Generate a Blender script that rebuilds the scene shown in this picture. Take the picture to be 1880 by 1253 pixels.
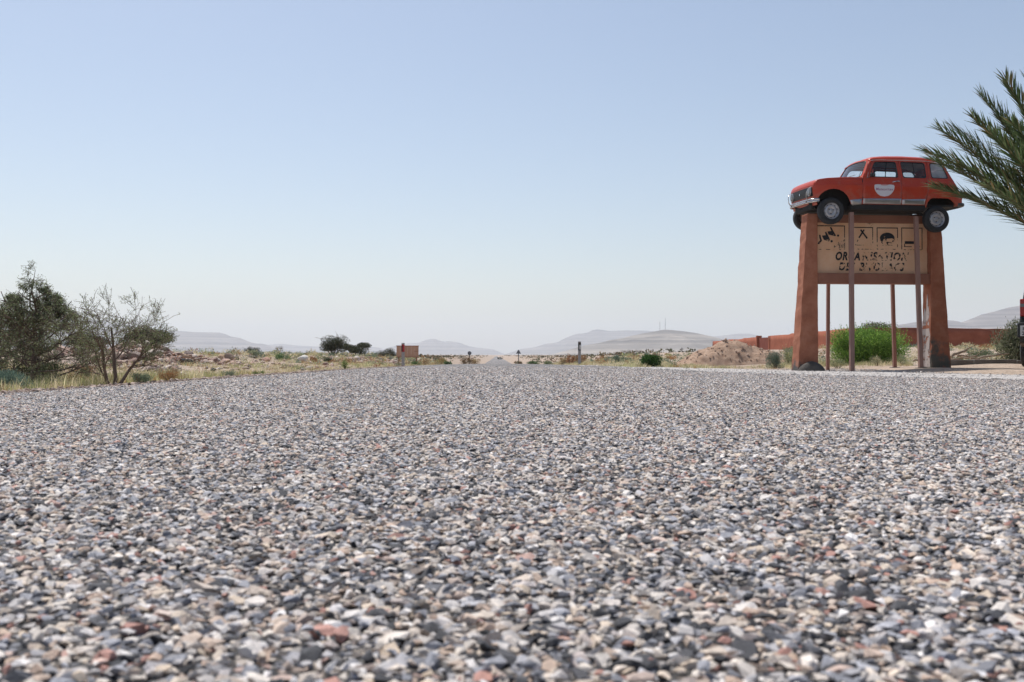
import bpy, bmesh, math, random
import numpy as np
from mathutils import Vector, Matrix, Euler, geometry, noise as mnoise

for _o in list(bpy.data.objects):
    bpy.data.objects.remove(_o)
SC = bpy.context.scene
COL = SC.collection
R = math.radians

# ------------------------------------------------------------------ camera, sky, sun, exposure
EYE = 0.19
cam_data = bpy.data.cameras.new('camera')
cam = bpy.data.objects.new('camera', cam_data)
COL.objects.link(cam)
cam.location = (0, 0, EYE)
cam.rotation_euler = (R(90 + 0.925), 0, 0)
cam_data.sensor_width = 36.0
cam_data.lens = 35.0
cam_data.clip_start = 0.02
cam_data.clip_end = 60000
cam_data.dof.use_dof = True
cam_data.dof.focus_distance = 9.0
cam_data.dof.aperture_fstop = 13.0
SC.camera = cam

SUN_AZ, SUN_EL = -29.0, 62.0          # azimuth from +Y towards +X
world = bpy.data.worlds.new('World')
SC.world = world
world.use_nodes = True
wn, wl = world.node_tree.nodes, world.node_tree.links
wn.clear()
sky = wn.new('ShaderNodeTexSky')
sky.sky_type = 'NISHITA'
sky.sun_disc = False
sky.sun_elevation = R(SUN_EL)
sky.sun_rotation = R(SUN_AZ)
sky.altitude = 100
sky.air_density = 1.0
sky.dust_density = 1.4
sky.ozone_density = 0.0
bg = wn.new('ShaderNodeBackground')
bg.inputs['Strength'].default_value = 0.121
wo = wn.new('ShaderNodeOutputWorld')
wl.new(sky.outputs[0], bg.inputs['Color'])
wl.new(bg.outputs[0], wo.inputs['Surface'])

sd = bpy.data.lights.new('sun', 'SUN')
sd.energy = 4.7
sd.angle = R(0.53)
sd.color = (1.0, 0.965, 0.915)
sun = bpy.data.objects.new('sun', sd)
COL.objects.link(sun)
_s = Vector((math.sin(R(SUN_AZ)) * math.cos(R(SUN_EL)), math.cos(R(SUN_AZ)) * math.cos(R(SUN_EL)), math.sin(R(SUN_EL))))
sun.rotation_euler = _s.to_track_quat('Z', 'Y').to_euler()
sun.location = (-20, 30, 60)

SC.view_settings.view_transform = 'Standard'
SC.view_settings.look = 'None'
SC.view_settings.exposure = 0.0
SC.view_settings.gamma = 1.0
SC.render.engine = 'CYCLES'
SC.cycles.volume_bounces = 1
SC.cycles.max_bounces = 5
SC.cycles.diffuse_bounces = 3
SC.cycles.transparent_max_bounces = 12
SC.cycles.use_denoising = True

# ------------------------------------------------------------------ helpers
def tag(o, label=None, cat=None, group=None, kind=None):
    if label: o['label'] = label
    if cat: o['category'] = cat
    if group: o['group'] = group
    if kind: o['kind'] = kind
    return o

def empty(name, loc, rz=0.0):
    o = bpy.data.objects.new(name, None)
    COL.objects.link(o)
    o.location = loc
    o.rotation_euler = (0, 0, rz)
    o.empty_display_size = 0.2
    return o

def link(name, me, mat=None, parent=None):
    if mat is not None and len(me.materials) == 0:
        me.materials.append(mat)
    o = bpy.data.objects.new(name, me)
    COL.objects.link(o)
    if parent is not None:
        o.parent = parent
    return o

def np_mesh(name, V, F, col=None, smooth=False):
    """V (n,3) array, F (m,k) int array with k = 3 or 4; col optional per-vertex rgb"""
    V = np.asarray(V, dtype=np.float32); F = np.asarray(F, dtype=np.int32)
    me = bpy.data.meshes.new(name)
    k = F.shape[1]
    me.vertices.add(len(V)); me.vertices.foreach_set('co', V.ravel())
    me.loops.add(F.size); me.loops.foreach_set('vertex_index', F.ravel())
    me.polygons.add(len(F))
    me.polygons.foreach_set('loop_start', np.arange(0, F.size, k, dtype=np.int32))
    me.polygons.foreach_set('loop_total', np.full(len(F), k, dtype=np.int32))
    if smooth:
        me.polygons.foreach_set('use_smooth', np.ones(len(F), dtype=bool))
    me.update(calc_edges=True)
    if col is not None:
        a = me.color_attributes.new('Col', 'FLOAT_COLOR', 'POINT')
        c = np.ones((len(V), 4), dtype=np.float32); c[:, :3] = col
        a.data.foreach_set('color', c.ravel())
    me.validate()
    return me

class MB:
    """collects simple solids into one mesh"""
    def __init__(self):
        self.v = []; self.f = []
    def add(self, vs, fs):
        b = len(self.v)
        self.v += [tuple(p) for p in vs]
        self.f += [tuple(b + i for i in f) for f in fs]
        return self
    def box(self, x0, x1, y0, y1, z0, z1, m=None):
        vs = [Vector(p) for p in ((x0,y0,z0),(x1,y0,z0),(x1,y1,z0),(x0,y1,z0),(x0,y0,z1),(x1,y0,z1),(x1,y1,z1),(x0,y1,z1))]
        if m is not None: vs = [m @ p for p in vs]
        return self.add(vs, [(0,3,2,1),(4,5,6,7),(0,1,5,4),(1,2,6,5),(2,3,7,6),(3,0,4,7)])
    def tube(self, pts, rad, n=8, cap=True):
        pts = [Vector(p) for p in pts]
        if not hasattr(rad, '__len__'): rad = [rad] * len(pts)
        b = len(self.v)
        ref = None
        for i, p in enumerate(pts):
            t = (pts[min(i+1, len(pts)-1)] - pts[max(i-1, 0)]).normalized()
            if ref is None:
                ref = Vector((0,0,1)) if abs(t.z) < 0.9 else Vector((1,0,0))
            a = t.cross(ref).normalized(); c = a.cross(t).normalized(); ref = c
            for k in range(n):
                w = 2*math.pi*k/n
                self.v.append(tuple(p + (a*math.cos(w) + c*math.sin(w)) * rad[i]))
        for i in range(len(pts)-1):
            for k in range(n):
                k2 = (k+1) % n
                self.f.append((b+i*n+k, b+i*n+k2, b+(i+1)*n+k2, b+(i+1)*n+k))
        if cap:
            self.f.append(tuple(b+k for k in range(n))[::-1])
            e = b+(len(pts)-1)*n
            self.f.append(tuple(e+k for k in range(n)))
        return self
    def lathe_y(self, prof, n=32, c=(0,0,0)):
        """profile of (radius, y) revolved round the y axis"""
        b = len(self.v)
        for r, y in prof:
            for k in range(n):
                w = 2*math.pi*k/n
                self.v.append((c[0]+r*math.cos(w), c[1]+y, c[2]+r*math.sin(w)))
        for i in range(len(prof)-1):
            for k in range(n):
                k2 = (k+1) % n
                self.f.append((b+i*n+k, b+i*n+k2, b+(i+1)*n+k2, b+(i+1)*n+k))
        return self
    def prism(self, pts, fn, t0, t1):
        """2-D polygon extruded; fn(a,b,t) -> 3-D"""
        n = len(pts)
        vs = [fn(a, b, t0) for a, b in pts] + [fn(a, b, t1) for a, b in pts]
        tri = geometry.tessellate_polygon([[Vector((a, b, 0)) for a, b in pts]])
        fs = [tuple(t) for t in tri] + [tuple(i+n for i in t)[::-1] for t in tri]
        fs += [(i, (i+1) % n, n+(i+1) % n, n+i) for i in range(n)]
        return self.add(vs, fs)
    def build(self, name, mat, parent=None, smooth=None, bevel=None):
        me = bpy.data.meshes.new(name)
        me.from_pydata(self.v, [], self.f)
        bm = bmesh.new(); bm.from_mesh(me)
        bmesh.ops.recalc_face_normals(bm, faces=bm.faces[:])
        bm.to_mesh(me); bm.free()
        if smooth is not None:
            me.shade_smooth()
            me.set_sharp_from_angle(angle=R(smooth))
        o = link(name, me, mat, parent)
        if bevel:
            m = o.modifiers.new('bevel', 'BEVEL'); m.width = bevel; m.segments = 2; m.limit_method = 'ANGLE'
            m.angle_limit = R(40)
        return o

def smoothstep(a, b, x):
    t = np.clip((np.asarray(x, dtype=float) - a) / (b - a), 0, 1)
    return t*t*(3-2*t)

# ------------------------------------------------------------------ materials
MATS = {}
def nt(name):
    m = bpy.data.materials.new(name); m.use_nodes = True
    n, l = m.node_tree.nodes, m.node_tree.links
    return m, n, l, n['Principled BSDF']

def ramp(n, stops, interp='LINEAR'):
    r = n.new('ShaderNodeValToRGB')
    r.color_ramp.interpolation = interp
    e = r.color_ramp.elements
    while len(e) > 1: e.remove(e[-1])
    e[0].position = stops[0][0]; e[0].color = (*stops[0][1], 1)
    for p, c in stops[1:]:
        q = e.new(p); q.color = (*c, 1)
    return r

def coords(n, l, scale=None, kind='Object'):
    tc = n.new('ShaderNodeTexCoord')
    if scale is None: return tc.outputs[kind]
    mp = n.new('ShaderNodeMapping'); mp.inputs['Scale'].default_value = scale
    l.new(tc.outputs[kind], mp.inputs['Vector'])
    return mp.outputs[0]

def noise_tex(n, l, vec, scale, detail=6, rough=0.6):
    t = n.new('ShaderNodeTexNoise')
    t.inputs['Scale'].default_value = scale; t.inputs['Detail'].default_value = detail
    t.inputs['Roughness'].default_value = rough
    l.new(vec, t.inputs['Vector'])
    return t

def bump(n, l, height, strength, dist, bsdf, prev=None):
    b = n.new('ShaderNodeBump'); b.inputs['Strength'].default_value = strength
    b.inputs['Distance'].default_value = dist
    l.new(height, b.inputs['Height'])
    if prev is not None: l.new(prev, b.inputs['Normal'])
    l.new(b.outputs[0], bsdf.inputs['Normal'])
    return b.outputs[0]

def simple(name, c0, c1=None, rough=0.6, metal=0.0, scale=8.0, bmp=0.0, bdist=0.01, spec=0.5, coat=0.0, stretch=None):
    """principled with a noise mix of two colours and a little relief"""
    m, n, l, p = nt(name)
    p.inputs['Roughness'].default_value = rough
    p.inputs['Metallic'].default_value = metal
    p.inputs['Specular IOR Level'].default_value = spec
    p.inputs['Coat Weight'].default_value = coat
    v = coords(n, l, stretch)
    t = noise_tex(n, l, v, scale)
    r = ramp(n, [(0.32, c0), (0.68, c1 or tuple(x*0.8 for x in c0))])
    l.new(t.outputs['Fac'], r.inputs[0]); l.new(r.outputs[0], p.inputs['Base Color'])
    if bmp:
        t2 = noise_tex(n, l, v, scale*5, 8, 0.7)
        bump(n, l, t2.outputs['Fac'], bmp, bdist, p)
    MATS[name] = m
    return m

def foliage_mat(name, trans=0.35, rough=0.6):
    """leaf colour from the mesh's own colour attribute, a little light coming through"""
    m, n, l, p = nt(name)
    a = n.new('ShaderNodeAttribute'); a.attribute_name = 'Col'
    p.inputs['Roughness'].default_value = rough
    p.inputs['Specular IOR Level'].default_value = 0.25
    l.new(a.outputs['Color'], p.inputs['Base Color'])
    tr = n.new('ShaderNodeBsdfTranslucent'); l.new(a.outputs['Color'], tr.inputs['Color'])
    mx = n.new('ShaderNodeMixShader'); mx.inputs[0].default_value = trans
    out = n['Material Output']
    l.new(p.outputs[0], mx.inputs[1]); l.new(tr.outputs[0], mx.inputs[2]); l.new(mx.outputs[0], out.inputs['Surface'])
    MATS[name] = m
    return m

STONE_STOPS = [(0.00, (.025,.026,.03)), (0.14, (.07,.071,.077)), (0.20, (.24,.25,.275)), (0.30, (.40,.41,.44)), (0.44, (.58,.53,.46)),
               (0.56, (.54,.40,.30)), (0.63, (.56,.56,.57)), (0.77, (.68,.56,.42)), (0.86, (.80,.78,.75)), (0.95, (.74,.67,.57)), (0.98, (.46,.25,.20))]
def stone_color(t):
    xs = [s[0] for s in STONE_STOPS]
    return np.stack([np.interp(t, xs, [s[1][k] for s in STONE_STOPS]) for k in range(3)], -1)*np.array([1.10, 1.08, 1.10])

def stone_material(name, source):
    m, n, l, p = nt(name)
    p.inputs['Roughness'].default_value = 0.62
    p.inputs['Specular IOR Level'].default_value = 0.4
    if source == 'object':
        a = n.new('ShaderNodeObjectInfo'); c = a.outputs['Color']
    else:
        a = n.new('ShaderNodeAttribute'); a.attribute_type = 'INSTANCER'; a.attribute_name = 'col'; c = a.outputs['Color']
    v = coords(n, l)
    t = noise_tex(n, l, v, 3.5, 5, 0.7)
    r = ramp(n, [(0.3, (.72,.71,.70)), (0.7, (1.15,1.14,1.12))])
    l.new(t.outputs['Fac'], r.inputs[0])
    mx = n.new('ShaderNodeMix'); mx.data_type = 'RGBA'; mx.blend_type = 'MULTIPLY'; mx.inputs[0].default_value = 1.0
    l.new(c, mx.inputs[6]); l.new(r.outputs[0], mx.inputs[7]); l.new(mx.outputs[2], p.inputs['Base Color'])
    t2 = noise_tex(n, l, v, 9, 6, 0.7)
    bump(n, l, t2.outputs['Fac'], 0.35, 0.12, p)
    return m

def road_material():
    """bitumen with embedded chips; past the built stones the chips are part of the material"""
    m, n, l, p = nt('chipseal')
    p.inputs['Roughness'].default_value = 0.7
    p.inputs['Specular IOR Level'].default_value = 0.35
    v = coords(n, l)
    def chips(scale, lo, hi):
        vo = n.new('ShaderNodeTexVoronoi'); vo.inputs['Scale'].default_value = scale
        l.new(v, vo.inputs['Vector'])
        sep = n.new('ShaderNodeSeparateColor'); l.new(vo.outputs['Color'], sep.inputs[0])
        ve = n.new('ShaderNodeTexVoronoi'); ve.feature = 'DISTANCE_TO_EDGE'; ve.inputs['Scale'].default_value = scale
        l.new(v, ve.inputs['Vector'])
        er = ramp(n, [(lo, (.10,.10,.10)), (hi, (1,1,1))]); l.new(ve.outputs['Distance'], er.inputs[0])
        return sep, er
    sep, er = chips(80, .05, .17)
    cr = ramp(n, STONE_STOPS); l.new(sep.outputs[0], cr.inputs[0])
    # clumps of proud light chips and sunken dark ones
    sep2, er2 = chips(21, .01, .05)
    r2 = ramp(n, [(0.0, (.38,.38,.39)), (.22, (.72,.72,.73)), (.45, (.98,.98,.98)), (.8, (1.12,1.11,1.09)), (1.0, (1.45,1.43,1.4))]); l.new(sep2.outputs[1], r2.inputs[0])
    big = noise_tex(n, l, v, 0.7, 4, 0.6)
    br = ramp(n, [(0.3, (.60,.60,.63)), (0.7, (.74,.74,.77))]); l.new(big.outputs['Fac'], br.inputs[0])
    def mul(a, b):
        q = n.new('ShaderNodeMix'); q.data_type = 'RGBA'; q.blend_type = 'MULTIPLY'; q.inputs[0].default_value = 1
        l.new(a, q.inputs[6]); l.new(b, q.inputs[7]); return q.outputs[2]
    c = mul(mul(mul(cr.outputs[0], er.outputs[0]), r2.outputs[0]), br.outputs[0])
    l.new(c, p.inputs['Base Color'])
    q = bump(n, l, er.outputs[0], 0.6, 0.004, p)
    bump(n, l, sep2.outputs[1], 0.8, 0.012, p, q)
    return m

def terrain_material():
    m, n, l, p = nt('desert_soil')
    p.inputs['Roughness'].default_value = 0.92
    p.inputs['Specular IOR Level'].default_value = 0.15
    v = coords(n, l)
    big = noise_tex(n, l, v, 0.12, 6, 0.62)
    r1 = ramp(n, [(0.30, (.34,.265,.205)), (0.5, (.41,.33,.265)), (0.72, (.46,.385,.315))]); l.new(big.outputs['Fac'], r1.inputs[0])
    mid = noise_tex(n, l, v, 3.0, 8, 0.7)
    r2 = ramp(n, [(0.32, (.72,.70,.68)), (0.66, (1.12,1.10,1.08))]); l.new(mid.outputs['Fac'], r2.inputs[0])
    vo = n.new('ShaderNodeTexVoronoi'); vo.inputs['Scale'].default_value = 26; l.new(v, vo.inputs['Vector'])
    sp = n.new('ShaderNodeSeparateColor'); l.new(vo.outputs['Color'], sp.inputs[0])
    r3 = ramp(n, [(0.0, (.62,.58,.56)), (0.5, (1,1,1)), (0.9, (1.25,1.22,1.2))]); l.new(sp.outputs[0], r3.inputs[0])
    a = n.new('ShaderNodeMix'); a.data_type = 'RGBA'; a.blend_type = 'MULTIPLY'; a.inputs[0].default_value = 1
    b = n.new('ShaderNodeMix'); b.data_type = 'RGBA'; b.blend_type = 'MULTIPLY'; b.inputs[0].default_value = .8
    l.new(r1.outputs[0], a.inputs[6]); l.new(r2.outputs[0], a.inputs[7])
    l.new(a.outputs[2], b.inputs[6]); l.new(r3.outputs[0], b.inputs[7])
    l.new(b.outputs[2], p.inputs['Base Color'])
    q = bump(n, l, mid.outputs['Fac'], 0.5, 0.05, p)
    bump(n, l, vo.outputs['Distance'], 0.5, 0.02, p, q)
    return m

def glass_material():
    m, n, l, p = nt('car_glass')
    gl = n.new('ShaderNodeBsdfGlossy'); gl.inputs['Roughness'].default_value = 0.03
    gl.inputs['Color'].default_value = (.9,.93,.95,1)
    tr = n.new('ShaderNodeBsdfTransparent'); tr.inputs['Color'].default_value = (.95,.97,.97,1)
    df = n.new('ShaderNodeBsdfDiffuse'); df.inputs['Color'].default_value = (.5,.47,.42,1)
    fr = n.new('ShaderNodeFresnel'); fr.inputs['IOR'].default_value = 1.5
    t = noise_tex(n, l, coords(n, l), 4, 6, .7)
    rr = ramp(n, [(0.35, (.015,.015,.015)), (0.75, (.10,.10,.10))]); l.new(t.outputs['Fac'], rr.inputs[0])
    m1 = n.new('ShaderNodeMixShader'); m2 = n.new('ShaderNodeMixShader')
    l.new(rr.outputs[0], m1.inputs[0]); l.new(tr.outputs[0], m1.inputs[1]); l.new(df.outputs[0], m1.inputs[2])
    l.new(fr.outputs[0], m2.inputs[0]); l.new(m1.outputs[0], m2.inputs[1]); l.new(gl.outputs[0], m2.inputs[2])
    l.new(m2.outputs[0], n['Material Output'].inputs['Surface'])
    n.remove(p)
    MATS['glass'] = m
    return m

def worn_paint(name, color, scale, lo, hi, seed=0.0):
    """flat paint that has flaked away in places"""
    m, n, l, p = nt(name)
    p.inputs['Base Color'].default_value = (*color, 1); p.inputs['Roughness'].default_value = .7
    mp = n.new('ShaderNodeMapping'); mp.inputs['Location'].default_value = (seed, seed*1.7, seed*.6)
    l.new(coords(n, l), mp.inputs['Vector'])
    t = noise_tex(n, l, mp.outputs[0], scale, 5, .62)
    r = ramp(n, [(lo, (0,0,0)), (hi, (1,1,1))]); l.new(t.outputs['Fac'], r.inputs[0])
    tr = n.new('ShaderNodeBsdfTransparent'); mx = n.new('ShaderNodeMixShader')
    l.new(r.outputs[0], mx.inputs[0]); l.new(tr.outputs[0], mx.inputs[1]); l.new(p.outputs[0], mx.inputs[2])
    l.new(mx.outputs[0], n['Material Output'].inputs['Surface'])
    MATS[name] = m
    return m
# ------------------------------------------------------------------ lie of the land
ROAD_SLANT = 0.0148                      # the road runs a little left of +Y
_RV = [-60, 0, 20, 35, 50, 65, 80, 95, 120, 160, 220, 300, 450, 600, 1000, 2000, 4000, 8000, 14000]
_RZ = [.06, 0, -.035, -.085, -.15, -.24, -.42, -.68, -1.1, -1.42, -1.5, -1.38, -1.15, -.9, -.2, 2.6, 8, 17, 30]
_vv = np.concatenate([np.linspace(-60, 700, 1600), np.geomspace(701, 14000, 300)])
_zz = np.interp(_vv, _RV, _RZ)
_k = np.ones(25)/25
_zs = _zz.copy(); _zs[30:1500] = np.convolve(_zz, _k, 'same')[30:1500]
def zr(v): return np.interp(v, _vv, _zs)
ROAD_L = -3.3
def road_r(v): return 3.8 + 3.9*(1 - smoothstep(10.5, 19, v))
def road_z(u, v):
    u = np.asarray(u, float)
    c = np.minimum(1, (u/3.5)**2)*.05
    return zr(v) - c - .012*np.maximum(0, u-3.8)
def ground_z(x, y):
    x = np.asarray(x, float); y = np.asarray(y, float)
    u = x + ROAD_SLANT*y; v = y
    er = road_r(v)
    inside = (u > ROAD_L) & (u < er)
    # left side: shoulder, shallow ditch, low bank
    far = np.interp(v, [0, 60, 150, 300, 600, 1000, 2000, 4000, 8000, 14000], [.33, .30, .12, .10, .45, 1.2, 4, 9, 18, 31])
    tl = smoothstep(4.2, 13, -u)
    edge_l = road_z(np.full_like(u, ROAD_L), v) - .012 - .07*smoothstep(3.4, 4.8, -u)
    left = edge_l*(1-tl) + far*tl
    # right side: gravel apron by the sign, ground climbing to the walled yard
    zr_ = (-.12 + .97*smoothstep(9, 27, u)*smoothstep(22, 75, v) + .10*smoothstep(7.5, 10, u)*(1-smoothstep(28, 45, v))*smoothstep(17.0, 21.5, v))
    w = smoothstep(130, 330, v)
    plain = zr_*(1-w) + far*w
    dip = np.minimum(0, zr(v) + .20)
    tr = smoothstep(0, 3.0, u-er); tr2 = smoothstep(3, 14, u-er)
    edge_r = road_z(er, v) - .012
    base_near = plain + dip*(1-tr2)*(1-w*0)
    right = edge_r*(1-tr) + base_near*tr
    z = np.where(u < 0, left, right)
    z = np.where(inside, road_z(u, v) - .06, z)
    # small hummocks away from the road
    hm = (.035*np.sin(x*1.7+1.3*np.sin(y*.9)) + .03*np.sin(y*1.3+x*.6+2.0))*smoothstep(1.0, 6.0, np.maximum(ROAD_L-u, u-er-3))*(1-smoothstep(300, 900, v))
    return z + hm
def G(x, y): return float(ground_z(np.array([x]), np.array([y]))[0])
def at(px, d):
    """ground point seen at photo column px, d metres out"""
    x = (px-940)/1828*d
    return Vector((x, d, G(x, d)))

M_soil = terrain_material()
ang = np.concatenate([np.linspace(-180, -40, 36)[:-1], np.linspace(-40, 40, 330), np.linspace(40, 180, 36)[1:-1]])
rad = np.concatenate([[.0], np.linspace(.6, 6, 14), np.geomspace(6.3, 13500, 250)])
A, Rr = np.meshgrid(np.radians(ang), rad)
X = Rr*np.sin(A); Y = Rr*np.cos(A)
Z = ground_z(X, Y)
nA = len(ang); nR = len(rad)
i, j = np.meshgrid(np.arange(nR-1), np.arange(nA), indexing='ij')
j2 = (j+1) % nA
F = np.stack([i*nA+j, i*nA+j2, (i+1)*nA+j2, (i+1)*nA+j], -1).reshape(-1, 4)[:, ::-1]
ground = link('ground', np_mesh('ground', np.stack([X, Y, Z], -1).reshape(-1, 3), F, smooth=True), M_soil)
tag(ground, 'sandy tan desert ground stretching to the hills', 'ground', kind='structure')

# ------------------------------------------------------------------ road
M_road = road_material()
vs_ = np.concatenate([np.linspace(-25, 0, 12)[:-1], np.linspace(0, 40, 90), np.geomspace(40.5, 2600, 200)])
us_ = np.linspace(0, 1, 29)
V2, T2 = np.meshgrid(vs_, us_, indexing='ij')
wob_l = .05*np.sin(V2*2.1)+.04*np.sin(V2*5.3+1)
wob_r = .06*np.sin(V2*1.7+2)+.04*np.sin(V2*4.4)
U2 = (ROAD_L+wob_l)*(1-T2) + (road_r(V2)+wob_r)*T2
Zr2 = road_z(U2, V2)
Zr2 = np.where((T2 == 0) | (T2 == 1), Zr2-.045, Zr2)
Vr = np.stack([U2-ROAD_SLANT*V2, V2, Zr2], -1).reshape(-1, 3)
n1, n2 = V2.shape
i, j = np.meshgrid(np.arange(n1-1), np.arange(n2-1), indexing='ij')
Fr = np.stack([i*n2+j, i*n2+j+1, (i+1)*n2+j+1, (i+1)*n2+j], -1).reshape(-1, 4)
road = link('road', np_mesh('road', Vr, Fr, smooth=True), M_road)
tag(road, 'grey chip-sealed road running straight to the horizon', 'road', kind='structure')

# stones of the chip seal: a few meshes of crushed stone, shared
rng = np.random.default_rng(7)
def stone_mesh(name, npts, seed, flat=.6):
    r = np.random.default_rng(seed)
    bm = bmesh.new()
    for _ in range(npts):
        p = r.normal(size=3); p /= np.linalg.norm(p)
        p = p*r.uniform(.86, 1.08)*np.array([1.0, r.uniform(.72, .9), flat])
        bm.verts.new(p*.5)
    res = bmesh.ops.convex_hull(bm, input=bm.verts[:])
    junk = list({g for g in res['geom_interior']+res['geom_unused'] if isinstance(g, bmesh.types.BMVert)})
    if junk: bmesh.ops.delete(bm, geom=junk, context='VERTS')
    bmesh.ops.recalc_face_normals(bm, faces=bm.faces[:])
    me = bpy.data.meshes.new(name); bm.to_mesh(me); bm.free()
    return me
M_stone_o = stone_material('road_chip', 'object')
M_stone_i = stone_material('road_chip_mass', 'instance')
near_meshes = []
for k in range(24):
    me = stone_mesh('stone', 14, 100+k, rng.uniform(.5, .75)); me.materials.append(M_stone_o)
    me.shade_smooth(); me.set_sharp_from_angle(angle=R(16)); near_meshes.append(me)
proto = bpy.data.collections.new('stone_shapes')
for k in range(16):
    me = stone_mesh('stone_shape', 11, 300+k, rng.uniform(.5, .75)); me.materials.append(M_stone_i)
    me.shade_smooth(); me.set_sharp_from_angle(angle=R(16))
    proto.objects.link(bpy.data.objects.new('stone_shape.%03d' % k, me))

def scatter_instances(name, P, rot, scl, idx, col, coll, parent=None):
    me = bpy.data.meshes.new(name)
    n = len(P)
    me.vertices.add(n); me.vertices.foreach_set('co', np.asarray(P, np.float32).ravel())
    for nm, ty, key, arr in (('rot', 'FLOAT_VECTOR', 'vector', rot), ('scl', 'FLOAT_VECTOR', 'vector', scl), ('col', 'FLOAT_COLOR', 'color', col)):
        a = me.attributes.new(nm, ty, 'POINT'); a.data.foreach_set(key, np.asarray(arr, np.float32).ravel())
    a = me.attributes.new('idx', 'INT', 'POINT'); a.data.foreach_set('value', np.asarray(idx, np.int32))
    me.update()
    o = link(name, me, None, parent)
    ng = bpy.data.node_groups.new(name+'_nodes', 'GeometryNodeTree')
    ng.interface.new_socket('Geometry', in_out='INPUT', socket_type='NodeSocketGeometry')
    ng.interface.new_socket('Geometry', in_out='OUTPUT', socket_type='NodeSocketGeometry')
    N, L = ng.nodes, ng.links
    gi, go = N.new('NodeGroupInput'), N.new('NodeGroupOutput')
    ci = N.new('GeometryNodeCollectionInfo'); ci.inputs['Collection'].default_value = coll
    ci.inputs['Separate Children'].default_value = True; ci.inputs['Reset Children'].default_value = True
    ip = N.new('GeometryNodeInstanceOnPoints'); ip.inputs['Pick Instance'].default_value = True
    def attr(nm, dt):
        q = N.new('GeometryNodeInputNamedAttribute'); q.data_type = dt; q.inputs['Name'].default_value = nm
        return q.outputs['Attribute']
    e2r = N.new('FunctionNodeEulerToRotation')
    L.new(attr('rot', 'FLOAT_VECTOR'), e2r.inputs[0])
    L.new(gi.outputs[0], ip.inputs['Points']); L.new(ci.outputs[0], ip.inputs['Instance'])
    L.new(attr('idx', 'INT'), ip.inputs['Instance Index']); L.new(e2r.outputs[0], ip.inputs['Rotation'])
    L.new(attr('scl', 'FLOAT_VECTOR'), ip.inputs['Scale'])
    L.new(ip.outputs[0], go.inputs[0])
    md = o.modifiers.new('scatter', 'NODES'); md.node_group = ng
    return o

STEP = .0094
pts = []
d0 = .34
while d0 < 26:
    st = STEP if d0 < 2.6 else STEP*(1 + (d0-2.6)*.27)
    hw = .53*d0 + 1.6
    lo, hi = max(-hw, ROAD_L-.1-ROAD_SLANT*d0), min(hw, float(road_r(d0))+.1)
    xs = np.arange(lo, hi, st)
    xs = xs[(np.abs(xs) < .53*d0+.35) | (rng.random(len(xs)) < .5)]
    pts.append(np.stack([xs + rng.uniform(-.5, .5, len(xs))*st, np.full(len(xs), d0) + rng.uniform(-.5, .5, len(xs))*st, np.full(len(xs), st/STEP)], -1))
    d0 += st
pts = np.concatenate(pts)
uu = pts[:, 0] + ROAD_SLANT*pts[:, 1]
pts = pts[(uu > ROAD_L+.02) & (uu < road_r(pts[:, 1])-.05)]
uu = pts[:, 0] + ROAD_SLANT*pts[:, 1]
n = len(pts)
size = np.clip(rng.lognormal(math.log(.0098), .42, n), .0045, .026)*np.clip(pts[:, 2]**.45, 1, 2.1)
zz = road_z(uu, pts[:, 1])
rot = np.stack([rng.normal(0, .20, n), rng.normal(0, .20, n), rng.uniform(0, 6.28, n)], -1)
scl = size[:, None]*np.stack([rng.uniform(1.0, 1.5, n), rng.uniform(.85, 1.15, n), rng.uniform(.7, 1.0, n)], -1)
# rolled in: the tops lie nearly level whatever the stone's size
P = np.stack([pts[:, 0], pts[:, 1], zz + .0058 + rng.normal(0, .0013, n) - scl[:, 2]*.27], -1)
colr = np.ones((n, 4)); colr[:, :3] = stone_color(rng.random(n))*rng.uniform(.85, 1.15, n)[:, None]
# the 300 that show largest in the frame are objects of their own
dist = P[:, 1]
inview = (np.abs(P[:, 0]) < .505*dist) & ((EYE - P[:, 2])/dist < .315)
score = np.where(inview, size/dist, 0)
big = np.argsort(-score)[:300]
mask = np.ones(n, bool); mask[big] = False
print('STONES', n)
for q in big:
    o = bpy.data.objects.new('stone', near_meshes[int(rng.integers(24))])
    COL.objects.link(o); o.parent = road
    o.location = P[q]; o.rotation_euler = rot[q]; o.scale = scl[q]; o.color = tuple(colr[q])
chips = scatter_instances('stone_chips', P[mask], rot[mask], scl[mask], rng.integers(0, 16, mask.sum()), colr[mask], proto, road)
chips['kind'] = 'stuff'

# pale gravel apron between the road and the sign
def apron_material():
    m, n, l, p = nt('pale_gravel')
    p.inputs['Roughness'].default_value = .85; p.inputs['Specular IOR Level'].default_value = .2
    v = coords(n, l)
    vo = n.new('ShaderNodeTexVoronoi'); vo.inputs['Scale'].default_value = 34; l.new(v, vo.inputs['Vector'])
    sep = n.new('ShaderNodeSeparateColor'); l.new(vo.outputs['Color'], sep.inputs[0])
    r = ramp(n, [(0, (.14,.13,.125)), (.2, (.34,.31,.29)), (.6, (.48,.45,.425)), (1, (.64,.61,.585))]); l.new(sep.outputs[0], r.inputs[0])
    l.new(r.outputs[0], p.inputs['Base Color'])
    bump(n, l, sep.outputs[1], .7, .012, p)
    return m
va = np.linspace(9.5, 46, 120); ta = np.linspace(0, 1, 12)
VA, TA = np.meshgrid(va, ta, indexing='ij')
wid = np.interp(VA, [9.5, 20, 24, 30, 46], [4.6, 4.4, 2.6, 1.3, .5]) + .12*np.sin(VA*2.3) + .1*np.sin(VA*5.1+1)
UA = road_r(VA) - .12 + (wid+.12)*TA
XA = UA - ROAD_SLANT*VA
ZA = np.where(TA == 0, road_z(UA, VA)-.03, ground_z(XA, VA) + .014) - .04*(TA == 1)
i, j = np.meshgrid(np.arange(len(va)-1), np.arange(len(ta)-1), indexing='ij')
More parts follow.
